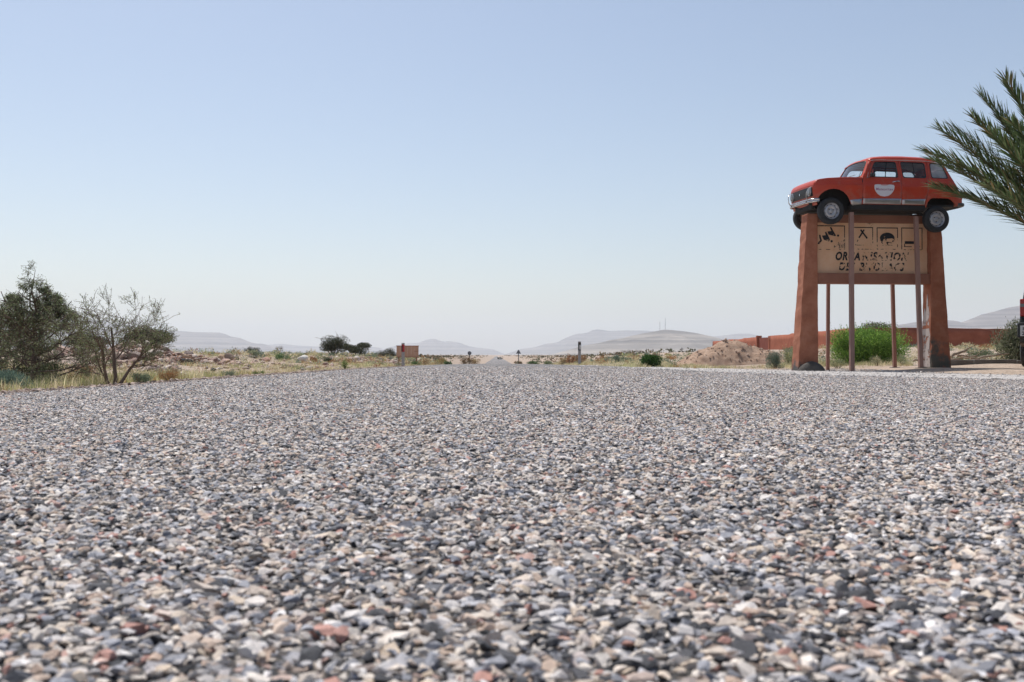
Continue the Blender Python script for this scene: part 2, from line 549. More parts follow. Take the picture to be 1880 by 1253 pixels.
na = len(ta)
FA = np.stack([i*na+j, i*na+j+1, (i+1)*na+j+1, (i+1)*na+j], -1).reshape(-1, 4)
apron = link('gravel_apron', np_mesh('gravel_apron', np.stack([XA, VA, ZA], -1).reshape(-1, 3), FA, smooth=True), apron_material())
tag(apron, 'pale gravel apron between the road and the sign', 'gravel', kind='structure')

# loose gravel on both shoulders
sh = []
nS = 46000
vS = np.where(rng.random(nS) < .5, rng.uniform(11, 24, nS), 4.5 + 38*rng.random(nS)**1.5)
left_side = rng.random(nS) < .3
uS = np.where(left_side, ROAD_L - np.abs(rng.normal(0, .35, nS)) + .12, road_r(vS) + rng.uniform(-.3, 4.6, nS)*np.where(vS < 25, 1, .3))
xS = uS - ROAD_SLANT*vS
inroad = (uS > ROAD_L) & (uS < road_r(vS))
zS = np.where(inroad, road_z(uS, vS), ground_z(xS, vS))
szS = np.clip(rng.lognormal(math.log(.024), .45, nS), .008, .07)
cS = np.ones((nS, 4)); cS[:, :3] = np.where(left_side[:, None], np.array([.42, .31, .25]), np.array([.56, .52, .49]))*rng.uniform(.6, 1.2, nS)[:, None]
rS = np.stack([rng.normal(0, .3, nS), rng.normal(0, .3, nS), rng.uniform(0, 6.28, nS)], -1)
gravel = scatter_instances('shoulder_gravel', np.stack([xS, vS, zS + szS*.12], -1), rS, szS[:, None]*np.ones((1, 3)), rng.integers(0, 16, nS), cS, proto)
tag(gravel, 'loose pale gravel scattered along the road shoulders', 'gravel', kind='stuff')

# ------------------------------------------------------------------ far hills
def hill_material(name, c0, c1, c2):
    m, n, l, p = nt(name)
    p.inputs['Roughness'].default_value = .95; p.inputs['Specular IOR Level'].default_value = .1
    v = coords(n, l, (.004, .004, .03))
    t = noise_tex(n, l, v, 1.0, 8, .65)
    r = ramp(n, [(.3, c0), (.5, c1), (.7, c2)]); l.new(t.outputs['Fac'], r.inputs[0])
    # beds of harder, darker rock
    sx = n.new('ShaderNodeSeparateXYZ'); l.new(coords(n, l), sx.inputs[0])
    wv = n.new('ShaderNodeTexNoise'); wv.noise_dimensions = '1D'; wv.inputs['Scale'].default_value = .055; wv.inputs['Detail'].default_value = 3
    wob = n.new('ShaderNodeMath'); wob.operation = 'MULTIPLY_ADD'; wob.inputs[1].default_value = 22; l.new(t.outputs['Fac'], wob.inputs[0]); l.new(sx.outputs[2], wob.inputs[2])
    l.new(wob.outputs[0], wv.inputs['W'])
    br = ramp(n, [(.40, (.45,.45,.47)), (.52, (1,1,1)), (.62, (1.25,1.22,1.18))]); l.new(wv.outputs['Fac'], br.inputs[0])
    mx = n.new('ShaderNodeMix'); mx.data_type = 'RGBA'; mx.blend_type = 'MULTIPLY'; mx.inputs[0].default_value = .85
    l.new(r.outputs[0], mx.inputs[6]); l.new(br.outputs[0], mx.inputs[7]); l.new(mx.outputs[2], p.inputs['Base Color'])
    return m
M_hill = hill_material('bare_rock_far', (.15,.13,.125), (.20,.175,.165), (.26,.23,.21))
M_hill2 = hill_material('bare_rock_pale', (.15,.13,.115), (.25,.22,.19), (.34,.30,.26))

def fbm(x, y, s, oct=5):
    out = np.zeros_like(x)
    for idx in np.ndindex(x.shape):
        out[idx] = mnoise.fractal(Vector((x[idx]*s, y[idx]*s, 3.7)), 1.0, 2.0, oct)
    return out

def hills(name, sky_pts, D, run, mat, label, strata=0.0, seed=0., tilt=0.0, nx=150, ny=34):
    """a range whose crest follows the given skyline, with gullied slopes before and behind"""
    px = np.array([p[0] for p in sky_pts], float); py = np.array([p[1] for p in sky_pts], float)
    a = np.linspace(px[0], px[-1], nx)
    crest = np.interp(a, px, py)
    t = np.concatenate([np.linspace(-1, 0, ny-10), np.linspace(0, 1, 11)[1:]])
    T, Ax = np.meshgrid(t, a, indexing='ij')
    Dd = D + tilt*(Ax-940)
    Yv = Dd + T*np.where(T < 0, run, run*1.3)
    Xv = (Ax-940)/1828*Dd + T*0
    H = np.interp(Ax, a, EYE + (656-crest)/1828*(D + tilt*(a-940)))
    nz = fbm(Xv+seed, Yv, 1/(run*.35))
    gul = fbm(Xv+seed*3, Yv*.25, 1/(run*.12), 4)
    s = 1-np.abs(T)
    prof = s**1.35
    if strata:
        q = prof*strata
        prof = prof*.55 + .45*(np.floor(q) + smoothstep(.25, .75, q-np.floor(q)))/strata
    base = ground_z(Xv, np.maximum(Yv, 10)) - 4
    Zv = base + (H-base)*prof + (nz*.17 + gul*.20)*(H-base)*(s*(1-s)*3.0)
    Vv = np.stack([Xv, Yv, Zv], -1).reshape(-1, 3)
    m1, m2 = T.shape
    i, j = np.meshgrid(np.arange(m1-1), np.arange(m2-1), indexing='ij')
    Fv = np.stack([i*m2+j, i*m2+j+1, (i+1)*m2+j+1, (i+1)*m2+j], -1).reshape(-1, 4)
    o = link(name, np_mesh(name, Vv, Fv, smooth=True), mat)
    tag(o, label, 'hill', kind='structure')
    return o

hills('mesa', [(-420,612),(-300,598),(-150,590),(0,586),(100,584),(165,586),(200,592),(250,601),(300,607),(330,608),(354,610),(403,611),(414,613.5),(422,618),(441,621),(456,628),(470,631),(485,632.5),(505,640),(530,652)],
      7000, 1500, M_hill, 'flat-topped hazy mesa on the left horizon', 4, 11.)
hills('far_ridge', [(380,650),(430,640),(462,632),(479,630.7),(492,633.6),(517,631.4),(546,634.7),(579,636.3),(640,637),(680,637),(697,638.7),(715,645),(730,652)],
      9500, 1500, M_hill, 'low pale ridge behind the umbrella trees', 0, 21.)
hills('blue_hill', [(690,652),(710,640),(730,634),(748,631),(768,630),(780,625),(790,622.5),(799,622.5),(807,625.6),(816,627.7),(826,626.8),(843,629.4),(853,632.8),(860,636),(876,638.7),(898,640.4),(906,642),(918,647),(930,652),(945,655)],
      9000, 1300, M_hill, 'rounded pale blue hill left of the road end', 0, 31.)
hills('long_mountain', [(930,650),(957,641),(982,638),(1003,631),(1022,629.4),(1035,622.5),(1049,616.6),(1059,613),(1068,613),(1080,610.6),(1088,606.4),(1098,605),(1107,606.4),(1119,608),(1153,607),(1187,607.5),(1230,611),(1280,617),(1312,618),(1334,616),(1356,613),(1376,613),(1385,615),(1420,622),(1470,634),(1520,645)],
      8200, 1500, M_hill, 'long pale mountain right of the road end', 0, 41.)
hills('mast_hill', [(1010,652),(1073,634.5),(1100,630),(1120,625),(1144,621),(1161,616.6),(1178,613),(1195,610),(1206,608),(1219,605.5),(1229,606),(1255,608.5),(1279,612),(1297,616),(1312,619),(1335,627),(1365,637),(1400,645),(1440,652)],
      3600, 900, M_hill2, 'tan banded hill with two masts on top', 5, 51.)
hills('yard_mountain', [(1560,640),(1600,612),(1647,597),(1665,594.6),(1685,590.8),(1715,588),(1742,588),(1749,589),(1760,593),(1766,594),(1781,586.8),(1802,578),(1824,573),(1852,565),(1864,563),(1900,556),(1960,552),(2050,560),(2150,590),(2230,640)],
      4600, 1000, M_hill, 'hazy mountain rising behind the red wall', 3, 61.)
# ------------------------------------------------------------------ plants
M_leaf = foliage_mat('leaf', .4)
M_grass = foliage_mat('dry_grass', .5)
M_bark = simple('thorn_bark', (.20,.145,.11), (.12,.085,.065), .9, scale=14, bmp=.5, bdist=.01)
M_stem = simple('dry_stem', (.20,.15,.10), (.12,.09,.06), .9, scale=20)

def leaf_mesh(name, C, D, L, Wd, col, rng):
    """diamond leaves: centres C, directions D, lengths L, widths Wd, colours col"""
    n = len(C)
    D = D/np.maximum(1e-6, np.linalg.norm(D, axis=1))[:, None]
    r = rng.normal(size=(n, 3)); S = np.cross(D, r); S /= np.maximum(1e-6, np.linalg.norm(S, axis=1))[:, None]
    L = np.broadcast_to(L, n)[:, None]; Wd = np.broadcast_to(Wd, n)[:, None]
    V = np.empty((n, 4, 3))
    V[:, 0] = C - D*L*.5; V[:, 1] = C + S*Wd*.5 - D*L*.05; V[:, 2] = C + D*L*.5; V[:, 3] = C - S*Wd*.5 - D*L*.05
    F = np.arange(n*4).reshape(n, 4)
    return np_mesh(name, V.reshape(-1, 3), F, np.repeat(np.clip(col, 0, 1), 4, axis=0))

def mix_cols(cols, n, rng, var=.25):
    cols = np.array(cols, float)
    c = cols[rng.integers(0, len(cols), n)]
    return c*(1 + rng.normal(0, var, (n, 1))).clip(.4, 1.7)

def grow(rng, pos, d, length, r, depth, maxd, segs, tips, env, spread=.7, up=.15, kids=(3, 5), shrink=.62, wig=.18):
    pts = [pos.copy()]; rad = [r]
    p = pos.copy(); dd = d.copy()
    ns = 5 if depth < 2 else 3
    for k in range(ns):
        dd = dd + rng.normal(0, wig, 3) + np.array([0, 0, up*(.6 if depth else .3)]); dd /= np.linalg.norm(dd)
        p = p + dd*length/ns
        pts.append(p.copy()); rad.append(r*(1-.6*(k+1)/ns))
        if env is not None and depth > 0 and not env(p) and (depth < maxd or rng.random() < .35): break
    segs.append((pts, rad))
    if depth >= maxd-1:
        tips.append((pts, depth))
    if depth >= maxd: return
    for c in range(int(rng.integers(kids[0], kids[1]+1))):
        f = rng.uniform(.3, 1.0)
        q = f*(len(pts)-1); a = int(min(q, len(pts)-2)); w = q-a
        bp = pts[a]*(1-w) + pts[a+1]*w
        if env is not None and not env(bp): continue
        side = rng.normal(size=3); side -= dd*side.dot(dd); side /= np.linalg.norm(side)
        nd = dd*(1-spread*.5) + side*spread; nd /= np.linalg.norm(nd)
        grow(rng, bp, nd, length*shrink*rng.uniform(.75, 1.2), max(rad[a]*.58, .0015), depth+1, maxd, segs, tips, env, spread, up, kids, shrink, wig)

def wood(name, segs, mat, parent, minr=0.0):
    mb = MB()
    for pts, rad in segs:
        n = 7 if rad[0] > .012 else (4 if rad[0] > .005 else 3)
        mb.tube(pts, [max(x, minr) for x in rad], n, cap=False)
    V = np.array(mb.v); F4 = np.array(mb.f)
    return link(name, np_mesh(name, V, F4, smooth=True), mat, parent)

def thorn_tree(name, label, loc, stems, height, env, leaves, cols, seed, maxd=4, leaf=.016, group=None, kids=(3, 5), spread=.75, twig=.0016, fill=0, shrink=.62, side=(), leader=0.0, scale=(1, 1, 1)):
    """multi-stemmed acacia; env(p) is its outline in local metres"""
    rng = np.random.default_rng(seed)
    t = empty(name, loc); tag(t, label, 'tree', group); t.scale = scale
    segs, tips = [], []
    for (dx, dy, dz, ln, r) in stems:
        d = np.array([dx, dy, dz], float); d /= np.linalg.norm(d)
        grow(rng, np.array([rng.normal(0, .03), rng.normal(0, .03), -.08]), d, ln, r, 0, maxd, segs, tips, env, spread, .12, kids, shrink)
    for (z0, az, ln, r, lift) in side:
        d = np.array([math.cos(az), math.sin(az), lift]); d /= np.linalg.norm(d)
        grow(rng, np.array([leader*z0, 0, z0]) + rng.normal(0, .01, 3), d, ln, r, 1, maxd, segs, tips, env, spread, .10, kids, shrink)
    wood('trunk', segs, M_bark, t, twig)
    C, D = [], []
    P = [np.array(p) for p, dep in tips]
    w = np.array([len(p) for p in P], float); w /= w.sum()
    pick = rng.choice(len(P), leaves, p=w)
    for q in pick:
        p = P[q]; k = rng.integers(0, len(p)-1); f = rng.random()
        C.append(p[k]*(1-f)+p[k+1]*f + rng.normal(0, leaf*.9, 3)); D.append(p[k+1]-p[k] + rng.normal(0, .04, 3))
    C = np.array(C); D = np.array(D)
    link('crown', leaf_mesh('crown', C, D, leaf*rng.uniform(.7, 1.4, len(C)), leaf*.5, mix_cols(cols, len(C), rng), rng), M_leaf, t)
    return t

def umbrella_tree(name, label, loc, width, height, seed, leaves=5000, cols=((.055,.06,.03),(.075,.08,.04),(.04,.045,.025)), flat=.42, group=None, low=.35, lobes=7):
    """flat-crowned acacia: forked trunk and a spreading canopy of leaf clumps"""
    rng = np.random.default_rng(seed)
    t = empty(name, loc); tag(t, label, 'tree', group)
    segs = []
    C, D = [], []
    cz = height*(1-flat*.5)
    for k in range(lobes):
        a = 2*math.pi*(k+rng.uniform(-.3, .3))/lobes; rr = width*.5*math.sqrt(rng.uniform(.03, .56))
        c = np.array([math.cos(a)*rr, math.sin(a)*rr*.9, cz + rng.uniform(-.14, .12)*height*flat*1.4 - (rr/(width*.5))**2*height*.16])
        base = np.array([rng.normal(0, .03), rng.normal(0, .03), -.1])
        m = np.array([c[0]*.35, c[1]*.35, height*low])
        segs.append(([base, base*.5+m*.5+rng.normal(0, .02, 3)*width, m, m*.4+c*.6, c], [height*.035, height*.028, height*.022, height*.014, height*.005]))
        lw = width*rng.uniform(.2, .34); lh = height*flat*rng.uniform(.3, .52)
        for sgi in range(6):
            e = c + rng.normal(0, 1, 3)*np.array([lw*.6, lw*.6, lh*.4])
            segs.append(([m*.4+c*.6, (c+e)/2, e], [height*.009, height*.006, height*.003]))
        n = leaves//lobes
        q = rng.normal(size=(n, 3)); q /= np.linalg.norm(q, axis=1)[:, None]
        q *= (rng.random((n, 1))**.45)
        q = c + q*np.array([lw, lw, lh*.62])
        q[:, 2] = np.where(q[:, 2] < c[2]-lh*.35, c[2]-lh*.35 + rng.normal(0, .05*lh, n), q[:, 2])
        C.append(q); D.append(rng.normal(size=(n, 3))*np.array([1, 1, .5]))
    C = np.concatenate(C); D = np.concatenate(D)
    wood('trunk', segs, M_bark, t, height*.004)
    s = width*.028
    link('crown', leaf_mesh('crown', C, D, s*rng.uniform(.6, 1.6, len(C)), s*.7, mix_cols(cols, len(C), rng, .3), rng), M_leaf, t)
    return t

def shrub(name, label, loc, w, h, cols, n=1500, leaf=.03, seed=1, slim=.35, lobes=9, group=None, upright=.5, cat='shrub', depth=None):
    """bush: stems fanning from the ground, leaf clumps of uneven size at their ends"""
    rng = np.random.default_rng(seed)
    t = empty(name, loc); tag(t, label, cat, group)
    C, D, segs = [], [], []
    dp = depth or w
    for k in range(lobes):
        a = rng.uniform(0, 6.283); rr = math.sqrt(rng.random())*.36
        hz = h*(rng.uniform(.35, .74) if k else .72)*(1-.5*rr)
        c = np.array([math.cos(a)*rr*w, math.sin(a)*rr*dp, hz])
        segs.append(([np.array([c[0]*.15, c[1]*.15, -.04]), np.array([c[0]*.6, c[1]*.6, hz*.5]), c], [.012*h+.003, .008*h+.002, .002]))
        lw = w*rng.uniform(.16, .27); lh = h*rng.uniform(.22, .34)
        m = n//lobes
        q = rng.normal(size=(m, 3)); q /= np.linalg.norm(q, axis=1)[:, None]
        rad = rng.random((m, 1))**.4*(1 + .25*rng.normal(size=(m, 1))*(rng.random((m, 1)) < .25))
        off = q*rad*np.array([lw, lw*dp/w, lh])
        C.append(c+off); D.append(off/np.array([lw, lw, lh])*.8 + np.array([0, 0, upright]) + rng.normal(0, .45, (m, 3)))
    # skirt down to the ground
    m = n//5; a = rng.uniform(0, 6.283, m); rr = rng.uniform(.1, .45, m)
    C.append(np.stack([np.cos(a)*rr*w, np.sin(a)*rr*dp, rng.uniform(.0, .35, m)*h], -1)); D.append(np.stack([np.cos(a)*.5, np.sin(a)*.5, np.ones(m)*.8], -1)+rng.normal(0, .3, (m, 3)))
    # stray shoots breaking the outline
    ns = max(6, n//110); b0 = np.concatenate(C)[rng.integers(0, lobes*(n//lobes), ns)]
    ax = b0*np.array([.8/w, .8/dp, .6/h]) + rng.normal(0, .25, (ns, 3)) + np.array([0, 0, .35]); ax /= np.linalg.norm(ax, axis=1)[:, None]
    for k in range(8):
        C.append(b0 + ax*(k+1)/8*rng.uniform(.10, .26, (ns, 1))*h + rng.normal(0, leaf*.25, (ns, 3))); D.append(ax + rng.normal(0, .5, (ns, 3)))
    C = np.concatenate(C); D = np.concatenate(D)
    C[:, 2] = np.maximum(C[:, 2], .004)
    wood('stem', segs, M_stem, t)
    link('foliage', leaf_mesh('foliage', C, D, leaf*rng.uniform(.6, 1.5, len(C)), leaf*slim, mix_cols(cols, len(C), rng), rng), M_leaf, t)
    return t

def blade_mesh(name, B, H, lean, wd, col, rng):
    """bent grass blades (two quads' worth, tapering), one colour each"""
    n = len(B)
    a = rng.uniform(0, 6.283, n); ln = np.abs(rng.normal(0, 1, n))*lean*H
    d = np.stack([np.cos(a), np.sin(a), np.zeros(n)], -1)
    s = np.stack([-np.sin(a+rng.normal(0, .8, n)), np.cos(a), np.zeros(n)], -1)*(np.broadcast_to(wd, n)[:, None])*.5
    mid = B + d*(ln*.35)[:, None] + np.array([0, 0, 1])*(H*.6)[:, None]
    tip = B + d*ln[:, None] + np.array([0, 0, 1])*H[:, None]
    V = np.stack([B-s, B+s, mid+s*.7, mid-s*.7, tip], 1).reshape(-1, 3)
    k = np.arange(n)*5
    F = np.concatenate([np.stack([k, k+1, k+2], -1), np.stack([k, k+2, k+3], -1), np.stack([k+3, k+2, k+4], -1)])
    return np_mesh(name, V, F, np.repeat(np.clip(col, 0, 1), 5, axis=0))

STRAW = [(.56,.49,.29), (.62,.55,.36), (.50,.43,.25)]
LIME = [(.37,.37,.17), (.44,.44,.22), (.31,.33,.15)]
SAGE = [(.17,.21,.14), (.21,.25,.18), (.13,.17,.11)]
BLUEGREEN = [(.13,.19,.15), (.17,.24,.19), (.10,.15,.11)]
RUST = [(.32,.16,.07), (.38,.21,.09), (.26,.12,.06)]
DARKG = [(.05,.065,.035), (.07,.085,.045), (.04,.05,.03)]
FRESH = [(.10,.19,.03), (.14,.25,.04), (.075,.14,.025)]

# verge grass: one mass nobody could count
rng = np.random.default_rng(21)
def verge(nt_, ulo, uhi, vlo, vhi, side, dens_pow):
    v = vlo*(vhi/vlo)**rng.random(nt_)
    if side < 0: u = ROAD_L - ulo - (uhi-ulo)*rng.random(nt_)**dens_pow
    else: u = road_r(v) + ulo + (uhi-ulo)*rng.random(nt_)**dens_pow
    return u - ROAD_SLANT*v, v
xs, ys = [], []
for a in ((2600, .95, 5.0, 7, 45, -1, 1.5), (2600, .8, 9, 30, 160, -1, 1.4), (900, 3.0, 15, 10, 70, -1, 1.0),
          (1800, .35, 6.0, 30, 150, 1, 1.3), (900, .3, 2.6, 30, 90, 1, 1.2)):
    x_, y_ = verge(*a); xs.append(x_); ys.append(y_)
# strip of green grass in front of the heap and beyond the gravel apron
m = 900; y_ = rng.uniform(26, 33.5, m); xs.append(rng.uniform(5.2, 9.8, m)*y_/30); ys.append(y_)
m = 420; y_ = rng.uniform(23.5, 30, m); xs.append(rng.uniform(6.6, 9.6, m)*y_/24); ys.append(y_)
xs = np.concatenate(xs); ys = np.concatenate(ys)
patch = np.array([mnoise.noise(Vector((x*.35, y*.16, 1.2))) for x, y in zip(xs, ys)])
keep = patch > rng.uniform(-.45, .25, len(xs))
xs, ys, patch = xs[keep], ys[keep], patch[keep]
zs = ground_z(xs, ys)
nb = 16
H = np.repeat(rng.uniform(.04, .14, len(xs))*(1+.9*patch), nb)*rng.uniform(.5, 1.1, len(xs)*nb)
B = np.repeat(np.stack([xs, ys, zs-.01], -1), nb, axis=0) + np.concatenate([rng.normal(0, .06, (len(xs)*nb, 2)), np.zeros((len(xs)*nb, 1))], 1)
kindc = rng.random(len(xs)) + patch*.4
tc = np.where((kindc > .76)[:, None], mix_cols(LIME, len(xs), rng, .15), mix_cols(STRAW, len(xs), rng, .15))
tc = np.where((rng.random(len(xs)) < .06)[:, None], mix_cols(RUST, len(xs), rng, .15), tc)
gc = np.repeat(tc, nb, axis=0)*rng.uniform(.75, 1.2, (len(xs)*nb, 1))
wdt = np.repeat(.0035 + .00022*ys, nb)
vg = link('verge_grass', blade_mesh('verge_grass', B, H, .55, wdt, gc, rng), M_grass)
tag(vg, 'dry straw and green grass growing along both verges', 'grass', kind='stuff')

# low scrub of mixed kinds over both banks
def scrub_mass(name, label, n, spots, cols, nl, sc):
    x_, y_ = spots
    z_ = ground_z(x_, y_)
    sz = rng.uniform(.10, .30, len(x_))*sc(y_)
    ht = rng.uniform(.5, 1.1, len(x_))
    C = np.stack([x_, y_, z_], -1).repeat(nl, 0)
    q = rng.normal(size=(len(C), 3)); q /= np.linalg.norm(q, axis=1)[:, None]; q *= rng.random((len(C), 1))**.4
    q[:, 2] = np.abs(q[:, 2])
    off = q*np.repeat(sz, nl)[:, None]*np.stack([np.ones(len(C)), np.ones(len(C)), np.repeat(ht, nl)], -1)
    pal = np.array([np.array(c)[rng.integers(0, len(c))] for c in [cols[k] for k in rng.integers(0, len(cols), len(x_))]])
    cc = np.repeat(pal, nl, 0)*rng.uniform(.7, 1.3, (len(C), 1))
    ls = np.repeat(np.maximum(.035, y_*.0016), nl)*rng.uniform(.7, 1.4, len(C))
    o = link(name, leaf_mesh(name, C+off, off*2+np.array([0, 0, .25])*np.repeat(sz, nl)[:, None] + rng.normal(0, .03, C.shape), ls, ls*.3, cc, rng), M_leaf)
    return tag(o, label, 'scrub', kind='stuff')
m = 240; y_ = 11*(60/11)**rng.random(m); u_ = ROAD_L - 1.6 - 14*rng.random(m)**1.3
m2 = 420; y2 = rng.uniform(32, 140, m2); u2 = road_r(y2) + 1.2 + 14*rng.random(m2)**1.3
m3 = 520; y3 = rng.uniform(45, 150, m3); u3 = ROAD_L - 1.5 - 30*rng.random(m3)**1.3
m4 = 330; y4 = rng.uniform(30, 79, m4); u4 = rng.uniform(1440, 1860, m4); u4 = (u4-940)/1828*y4 + ROAD_SLANT*y4
yy = np.concatenate([y_, y2, y3, y4]); ux = np.concatenate([u_, u2, u3, u4])
scrub_mass('bank_scrub', 'low mixed scrub of sage, straw and rust colours on the banks', 0, (ux-ROAD_SLANT*yy, yy), [SAGE, STRAW, RUST, LIME, SAGE, STRAW, BLUEGREEN], 90, lambda y: 1+y/90)

# far scrub dotting the plain
m = 5200
v = 150*(2200/150)**rng.random(m); aa = np.radians(rng.uniform(-30, 30, m))
x_ = v*np.tan(aa); u_ = x_ + ROAD_SLANT*v
ok = np.abs(u_) > 9 + 0*v
x_, v = x_[ok], v[ok]
z_ = ground_z(x_, v)
sz = rng.uniform(.25, .8, len(v))*(1 + v/1200)
nl = 10
C = np.repeat(np.stack([x_, v, z_+sz*.3], -1), nl, 0) + rng.normal(0, 1, (len(v)*nl, 3))*np.repeat(sz, nl)[:, None]*np.array([.55, .55, .22])
cc = np.repeat(mix_cols([(.09,.085,.05), (.16,.13,.075), (.24,.15,.08), (.11,.11,.06)], len(v), rng), nl, 0)
fs = link('far_scrub', leaf_mesh('far_scrub', C, rng.normal(size=C.shape), np.repeat(sz*.6, nl), np.repeat(sz*.4, nl), cc, rng), M_leaf)
tag(fs, 'far-off dry scrub dotted across the plain', 'scrub', kind='stuff')

# --- the two thorn trees at the left edge
def env_dense(p):
    z = p[2]
    if z < .02: return False
    wmax = np.interp(z, [0, .10, .36, .66, .94, 1.16, 1.40], [.66, .84, .80, .60, .40, .25, .12])
    return (p[0]+.03)**2/1.1 + p[1]**2 < wmax*wmax
thorn_tree('thorn_tree', 'dense grey-green thorn tree with a spiky pointed top at the left edge', at(66, 11.6),
           [(.08,.03,1,1.24,.034), (-.25,.1,1,.95,.024)],
           1.5, env_dense, 34000, [(.18,.22,.11), (.23,.27,.14), (.13,.16,.08), (.29,.32,.18)], 5, maxd=4, leaf=.018, kids=(4, 6), spread=.72, twig=.0021, scale=(1.06, 1.06, .86), leader=.08, shrink=.55,
           side=[(.05+1.0*(k/34)**.95, k*2.4, float(np.interp(.05+1.0*(k/34)**.95, [0, .2, .5, .85, 1.1], [.74, .80, .70, .46, .24])), .013-.006*k/34, .22+.6*k/34) for k in range(34)])
def env_low(p):
    return p[2] > .02 and p[2] < .82 and p[0]**2/1.5 + p[1]**2 < .5
thorn_tree('thorn_tree', 'leafy thorn bush cut off by the left edge of the picture', at(-28, 12.6),
           [(-.3,.1,1,.7,.024), (.4,0,1,.75,.024), (.8,.2,.6,.6,.02), (-.7,.2,.7,.6,.02), (.1,-.6,.8,.6,.02)],
           1.0, env_low, 20000, [(.18,.22,.11), (.23,.27,.14), (.13,.16,.08)], 6, maxd=4, leaf=.018, kids=(3, 5))
def env_sparse(p):
    z = p[2]
    if z < .05: return False
    wmax = np.interp(z, [0, .3, .55, .8, 1.0, 1.14], [.2, .45, .62, .72, .56, .1])
    return p[0]**2 + p[1]**2 < wmax*wmax
thorn_tree('thorn_tree', 'thin open thorn tree with bare twisting branches beside the dense one', at(206, 11.0),
           [(.06,0,1,.78,.026), (-.2,.1,1,.78,.020), (.42,-.1,1,.78,.018), (-.6,0,.9,.60,.013), (.2,.4,1,.7,.016)],
           1.15, env_sparse, 10000, [(.20,.24,.11), (.25,.29,.14), (.17,.18,.09)], 12, maxd=4, leaf=.015, kids=(3, 4), spread=.7, twig=.0021, shrink=.66, scale=(1, 1, .93))

# --- umbrella acacias further off on the left
for lab, px, d, wpx, hpx, sd, zoff, kw in (
    ('wide dark umbrella acacia showing behind the thin thorn tree, the right one', 270, 58, 92, 58, 31, 0, dict(lobes=11, leaves=12000, flat=.8, low=.12)),
    ('flat umbrella acacia between the two thorn trees', 160, 60, 80, 50, 32, 0, dict(lobes=10, leaves=10000, flat=.8, low=.12)),
    ('small round dark acacia alone on the plain before the mesa', 462, 105, 31, 22, 33, 0, dict(lobes=7, leaves=4500, flat=.85, low=.12)),
    ('low dark bushy acacia just left of the small round one', 437, 108, 20, 11, 34, 0, dict(lobes=4, leaves=1500, flat=.8, low=.15)),
    ('ragged tiered acacia, tallest of the mid-distance group', 612, 70, 52, 47, 35, 0, dict(lobes=9, leaves=9000, flat=.95, low=.12)),
    ('flat-topped acacia touching the ragged tiered one on its right', 655, 74, 58, 36, 36, 0, dict(lobes=7, leaves=7000, flat=.8, low=.14)),
    ('dark rounded acacia left of the wooden board', 713, 88, 36, 26, 37, 0, dict(lobes=6, leaves=3500, flat=.8, low=.15))):
    p = at(px, d)
    umbrella_tree('umbrella_acacia', lab, p, wpx/1828*d*1.02, hpx/1828*d, sd, group='umbrella acacias on the left plain', **kw)
umbrella_tree('acacia_tree', 'pale green acacia crown rising behind the red wall', Vector(((1612-940)/1828*104, 104, .8)), 74/1828*104, (656-584)/1828*104-.62, 41, leaves=4500,
              cols=((.12,.14,.07),(.16,.18,.09),(.09,.10,.05)), flat=.6, lobes=9)
p = at(513, 62); umbrella_tree('young_acacia', 'little brownish acacia sapling above a green shrub on the left plain', p, 16/1828*62, 20/1828*62+.1, 42, leaves=900, cols=((.15,.13,.07),(.2,.16,.09)), flat=.8, lobes=4)
for lab, px, d, wpx, hpx, sd in (('grey-brown flat bush on the far plain, left of a dark pair', 1152, 210, 22, 13, 51), ('dark flat-topped bush on the far plain beside another', 1172, 215, 17, 12, 52)):
    umbrella_tree('far_acacia', lab, at(px, d), wpx/1828*d, hpx/1828*d, sd, leaves=900, cols=((.10,.085,.055),(.13,.11,.07)), flat=.8, lobes=5, low=.15, group='far dark bushes')

# --- shrubs one can pick out
def px_shrub(lab, px, d, wpx, hpx, cols, n=900, sd=1, name='shrub', **kw):
    k = d/1828
    return shrub(name, lab, at(px, d), wpx*k, hpx*k, cols, n, kw.pop('leaf', max(.018, d*.0011)), sd, **kw)
px_shrub('dark green undergrowth filling the foot of the dense thorn tree', 74, 12.1, 120, 46, [(.07,.085,.045), (.10,.12,.06), (.055,.065,.035)], 4200, 60, leaf=.022, slim=.3, lobes=14, upright=.8)
px_shrub('blue-green feathery shrub at the left edge beside the road', 14, 9.6, 118, 44, BLUEGREEN, 9000, 61, leaf=.022, slim=.18, lobes=14, upright=1.0)
px_shrub('small grey-green shrub right of the thin thorn tree', 262, 11.6, 40, 22, SAGE, 1800, 62, leaf=.018, slim=.25, upright=.9)
px_shrub('rusty dry shrub at the road edge right of the thorn trees', 312, 12.5, 44, 26, RUST+[(.25,.2,.12)], 1500, 63, leaf=.02, slim=.2, upright=.8)
px_shrub('reddish dry bush between the two thorn trees', 150, 12.4, 56, 34, RUST+[(.30,.2,.13)], 1800, 64, leaf=.02, slim=.2, upright=.7)
px_shrub('green-grey low shrub near the road past the dark boulder', 418, 15.5, 36, 15, SAGE, 1000, 65, slim=.25)
px_shrub('low green tuft-like shrub on the pink gravel shoulder', 476, 15.5, 26, 10, [(.14,.19,.07), (.18,.22,.09)], 700, 66, slim=.2, upright=1.0)
px_shrub('rounded sage shrub on the plain left of the green one', 467, 38, 36, 16, SAGE, 900, 67)
px_shrub('bright mid-green shrub below the brownish sapling', 520, 40, 34, 16, [(.10,.17,.07), (.13,.21,.09)], 1000, 68)
px_shrub('dark green bush at the foot of the ragged acacia', 602, 45, 22, 14, DARKG, 900, 69)
px_shrub('rust-coloured shrub beside the white boulder', 576, 42, 20, 13, RUST, 700, 70)
px_shrub('rust-coloured shrub under the flat-topped acacia', 634, 46, 26, 13, RUST+STRAW, 700, 71)
